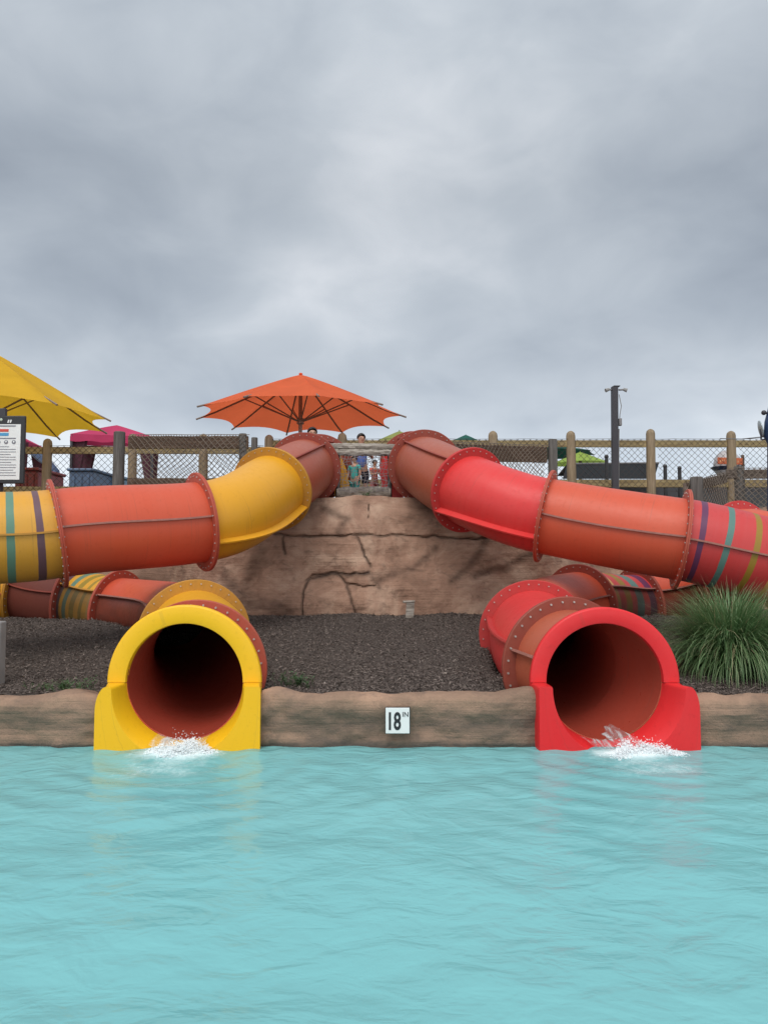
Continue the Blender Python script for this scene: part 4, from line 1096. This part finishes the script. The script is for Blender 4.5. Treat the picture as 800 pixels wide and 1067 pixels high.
# dark sprayer at the right edge
d = 9.9; s_ = F/d; q = P(803, 440, d); sp = thing('floodlight_mast', (q.x, d, 1.86), 'dark mast with a round knob and a tilted glass disc at the right edge', 'mast')
mb = MB(); t0, t1 = P(803, 540, d), P(803, 422, d); mb.tube([t0, P(803, 462, d), P(802.5, 455, d), P(803, 440, d), P(805, 424, d), P(806, 420, d)], [.05, .05, .09, .085, .06, .03], 14); mb.build('body', M['navy'], sp)
mb = MB(); g = P(795.3, 430, d); mb.ball(g, .034, 12); mb.tube([g, P(801, 431, d)], .015, 8); mb.build('knob', M['dark_steel'], sp)
mb = MB(); g = P(792, 447, d); nrm = Vector((.93, -.25, .18)); mb.tube([g-nrm*.006, g+nrm*.006], .115, 24); mb.build('glass_disc', basic('greenish_glass', (.30, .36, .38), .15, .1, 5, 0), sp)
mb = MB(); mb.tube([P(792, 447, d), P(792.5, 458, d), P(799, 458, d)], .012, 8); mb.build('bracket', M['dark_steel'], sp)
mb = MB(); mb.tube([P(750, 457, YB), P(772, 457.5, 11.2), P(797, 455, d)], .008, 6); tag(mb.build('cable', M['steel']), 'thin cable running from the fence post to the dark mast', 'cable')

# ------------------------------------------------------------------ people
def skinmesh(verts, edges, radii, root=0, sub=2):
    me = bpy.data.meshes.new('sk'); me.from_pydata(verts, edges, []); o = bpy.data.objects.new('sk', me); C.objects.link(o)
    o.modifiers.new('s', 'SKIN')
    sv = me.skin_vertices[0].data
    for i, r in enumerate(radii): sv[i].radius = (r, r) if not isinstance(r, tuple) else r
    sv[root].use_root = True
    md = o.modifiers.new('u', 'SUBSURF'); md.levels = sub; md.render_levels = sub
    dg = bpy.context.evaluated_depsgraph_get(); m2 = bpy.data.meshes.new_from_object(o.evaluated_get(dg)); bpy.data.objects.remove(o); return m2
def person(base, H, yaw, label, shirt, shorts, hair=True, cap=None, arms='down', tilt=0, long_hair=False):
    t = thing('person', base, label, 'person')
    k = H/1.7; R = Matrix.Rotation(yaw, 3, 'Z'); B = Vector(base)
    hip, chest, neck, head = .90, 1.28, 1.44, 1.60
    V = [(0,0,hip),(0,0,1.08),(0,0,chest),(0,0,neck),(0,-.012,1.50),(0,-.02,1.585),(0,-.012,1.66)]
    E = [(0,1),(1,2),(2,3),(3,4),(4,5),(5,6)]; Rr = [(.14,.10),(.13,.09),(.155,.10),.055,.055,.088,.075]
    if arms == 'down': sh = [(.19,0,1.37),(.24,-.01,1.10),(.22,-.12,.88),(.21,-.15,.81)]
    else: sh = [(.19,0,1.37),(.25,-.08,1.14),(.13,-.28,1.18),(.08,-.32,1.22)]
    for s in (-1, 1):
        b0 = len(V)
        for i, p in enumerate(sh): V.append((s*p[0], p[1], p[2])); Rr.append([.055,.042,.030,.030][i]); E.append((2 if i == 0 else b0+i-1, b0+i))
        hx, hy, hz = sh[3]
        for f in range(5):
            b1 = len(V); off = (f-2)*.018; ln_ = [.05,.075,.082,.076,.06][f]
            if f == 0: a1 = (s*hx-s*.035, hy-.02, hz-.02); a2 = (s*hx-s*.05, hy-.035, hz-.05)
            else: a1 = (s*hx+.4*off, hy+off, hz-.045); a2 = (s*hx+.4*off, hy+off-.015, hz-.045-ln_*.8)
            V += [a1, a2]; Rr += [.009, .007]; E += [(b0+3, b1), (b1, b1+1)]
        b0 = len(V); V += [(s*.10,0,.84),(s*.105,-.01,.48),(s*.11,.02,.09),(s*.12,-.10,.035)]; Rr += [.082,.058,.038,.035]
        E += [(0,b0),(b0,b0+1),(b0+1,b0+2),(b0+2,b0+3)]
    def X(me):
        for v in me.vertices: v.co = B+(R @ (v.co*k))
        return me
    me = skinmesh(V, E, Rr)
    link('body', X(me), M['skin'], t)
    # face
    mb = MB(); mb.ball((0,-.108,1.58), .014, 8, 0, (.8, 1.1, 1.4)); 
    for s in (-1, 1): mb.ball((s*.088,-.01,1.585), .022, 8, 0, (.4, .7, 1.2))
    link('nose_and_ears', X(mb.mesh()), M['skin'], t)
    for s in (-1, 1):
        mb = MB(); mb.ball((s*.033,-.097,1.60), .0105, 8); link('eye', X(mb.mesh()), M['hair'], t)
    mb = MB(); mb.ball((0,-.102,1.543), .02, 8, 0, (1, .3, .3)); link('mouth', X(mb.mesh()), M['maroon'], t)
    mb = MB(); hm = cap or M['hair']
    n = 18; vs = []; fs = []
    for i in range(9):
        a = PI/2-(PI*.60)*i/8
        for q in range(n):
            b2 = 2*PI*q/n; fr = max(0, -math.sin(b2)); aa = PI/2-(PI*(.60-.30*fr))*i/8
            rr = .102+.004*noise.noise(Vector((i*2.0, q*1.3, 0))); vs.append((math.cos(aa)*math.cos(b2)*rr, -.008+math.cos(aa)*math.sin(b2)*rr*1.06, 1.615+math.sin(aa)*rr*1.05))
    for i in range(8):
        for q in range(n): q2 = (q+1) % n; fs.append((i*n+q, (i+1)*n+q, (i+1)*n+q2, i*n+q2))
    mb.add(vs, fs); link('cap' if cap else 'hair', X(mb.mesh()), hm, t)
    # shirt and shorts
    Vs = [(0,0,.86),(0,0,1.08),(0,0,chest),(0,0,1.405)]; Es = [(0,1),(1,2),(2,3)]; Rs = [(.155,.115),(.148,.105),(.168,.115),.07]
    for s in (-1, 1):
        b0 = len(Vs); p, q = sh[0], sh[1]; mid = tuple(p[i]+(q[i]-p[i])*.6 for i in range(3))
        Vs += [(s*p[0], p[1], p[2]), (s*mid[0], mid[1], mid[2])]; Rs += [.066, .060]; Es += [(2, b0), (b0, b0+1)]
    link('shirt', X(skinmesh(Vs, Es, Rs)), shirt, t)
    Vs = [(0,0,.92)]; Es = []; Rs = [(.15,.112)]
    for s in (-1, 1):
        b0 = len(Vs); Vs += [(s*.10,0,.80), (s*.107,0,.52)]; Rs += [.098, .085]; Es += [(0, b0), (b0, b0+1)]
    link('shorts', X(skinmesh(Vs, Es, Rs)), shorts, t)
    return t
teal = cloth('teal_cotton', (.06, .42, .38)); blue = cloth('blue_cotton', (.10, .17, .50)); pink = cloth('pink_cotton', (.55, .17, .17)); dark = cloth('dark_cotton', (.03, .03, .05)); coral = cloth('coral_cotton', (.62, .13, .09)); cyan = cloth('cyan_cotton', (.10, .45, .42))
def who(px, py, d, *a, **k):
    person((P(px, 0, d).x, d, 1.86), (P(px, py, d).z-1.86)/1.01, *a, **k)
who(377, 451.5, 10.25, .35, 'dark haired child in a blue shirt standing behind the rope net barrier', blue, dark, arms='fold')
who(370.5, 475, 9.98, -.55, 'child in a teal shirt and cyan shorts behind the rope net', teal, cyan, arms='down')
who(390.5, 479, 9.95, .8, 'small child in a coral shirt at the right side of the rope net', coral, pink, arms='fold')
who(328, 445, 11.3, .2, 'person in a black cap, head just above the left tube under the orange parasol', dark, dark, cap=M['black'])

# ------------------------------------------------------------------ ornamental grass
def grass(cx, cy, cz, n, Rr, H, label, seed):
    rnd = random.Random(seed); vs = []; tone = []; fs = []
    for i in range(n):
        a = rnd.uniform(0, 2*PI); r0 = abs(rnd.gauss(0, .10)); b = Vector((cx+math.cos(a)*r0, cy+math.sin(a)*r0, cz-.03))
        a += rnd.gauss(0, .5); ln_ = H*rnd.uniform(.65, 1.45); out_ = min(1.0, abs(rnd.gauss(.46, .30))); w_ = rnd.uniform(.0018, .0046)
        d = Vector((math.cos(a), math.sin(a), 0)); s = Vector((-math.sin(a), math.cos(a), 0)); m = 8; p = b.copy(); el = PI/2-out_*.75; tn = rnd.random() if rnd.random() > .05 else 1.6
        droop = rnd.uniform(.12, .30)*(.5+out_); base = len(vs)
        for k in range(m+1):
            f = k/m; ww = w_*(1-f**2.2)+.0003
            vs += [p-s*ww, p+s*ww]; tone += [min(1, tn*.6+f*.35)]*2
            p = p+(d*math.cos(el)+UP*math.sin(el))*ln_/m; el -= droop*(.4+1.6*f)
            if p.z < cz-.05 and p.y > 4.9: p.z = cz-.05
        for k in range(m): fs.append((base+2*k, base+2*k+1, base+2*k+3, base+2*k+2))
    me = bpy.data.meshes.new('g'); me.from_pydata([tuple(v) for v in vs], [], fs); at = me.attributes.new('tone', 'FLOAT', 'POINT'); at.data.foreach_set('value', tone)
    m, nt, bs, o = new_mat('grass_blades_'+str(seed)); a_ = N(nt, 'Attribute'); a_.attribute_name = 'tone'
    r = ramp(nt, a_.outputs['Fac'], [(0, (.035, .075, .025)), (.45, (.095, .185, .065)), (.8, (.18, .27, .115)), (.93, (.30, .34, .18)), (1, (.42, .36, .20))]); L(nt, r.outputs[0], bs.inputs['Base Color']); bs.inputs['Roughness'].default_value = .5
    tr = N(nt, 'BsdfTranslucent'); L(nt, r.outputs[0], tr.inputs[0]); mx = N(nt, 'MixShader'); mx.inputs[0].default_value = .25; L(nt, bs.outputs[0], mx.inputs[1]); L(nt, tr.outputs[0], mx.inputs[2]); L(nt, mx.outputs[0], o.inputs[0])
    ob = link('ornamental_grass', me, m); return tag(ob, label, 'grass')
g = P(762, 700, 5.75); grass(g.x, 5.75, .29, 6500, .3, .58, 'large arching clump of green ornamental grass right of the red slide mouth', 21)

# ------------------------------------------------------------------ render settings
scene.render.engine = 'CYCLES'
scene.view_settings.view_transform = 'Standard'; scene.view_settings.look = 'None'; scene.view_settings.exposure = 0
scene.render.resolution_x = 767; scene.render.resolution_y = 1024
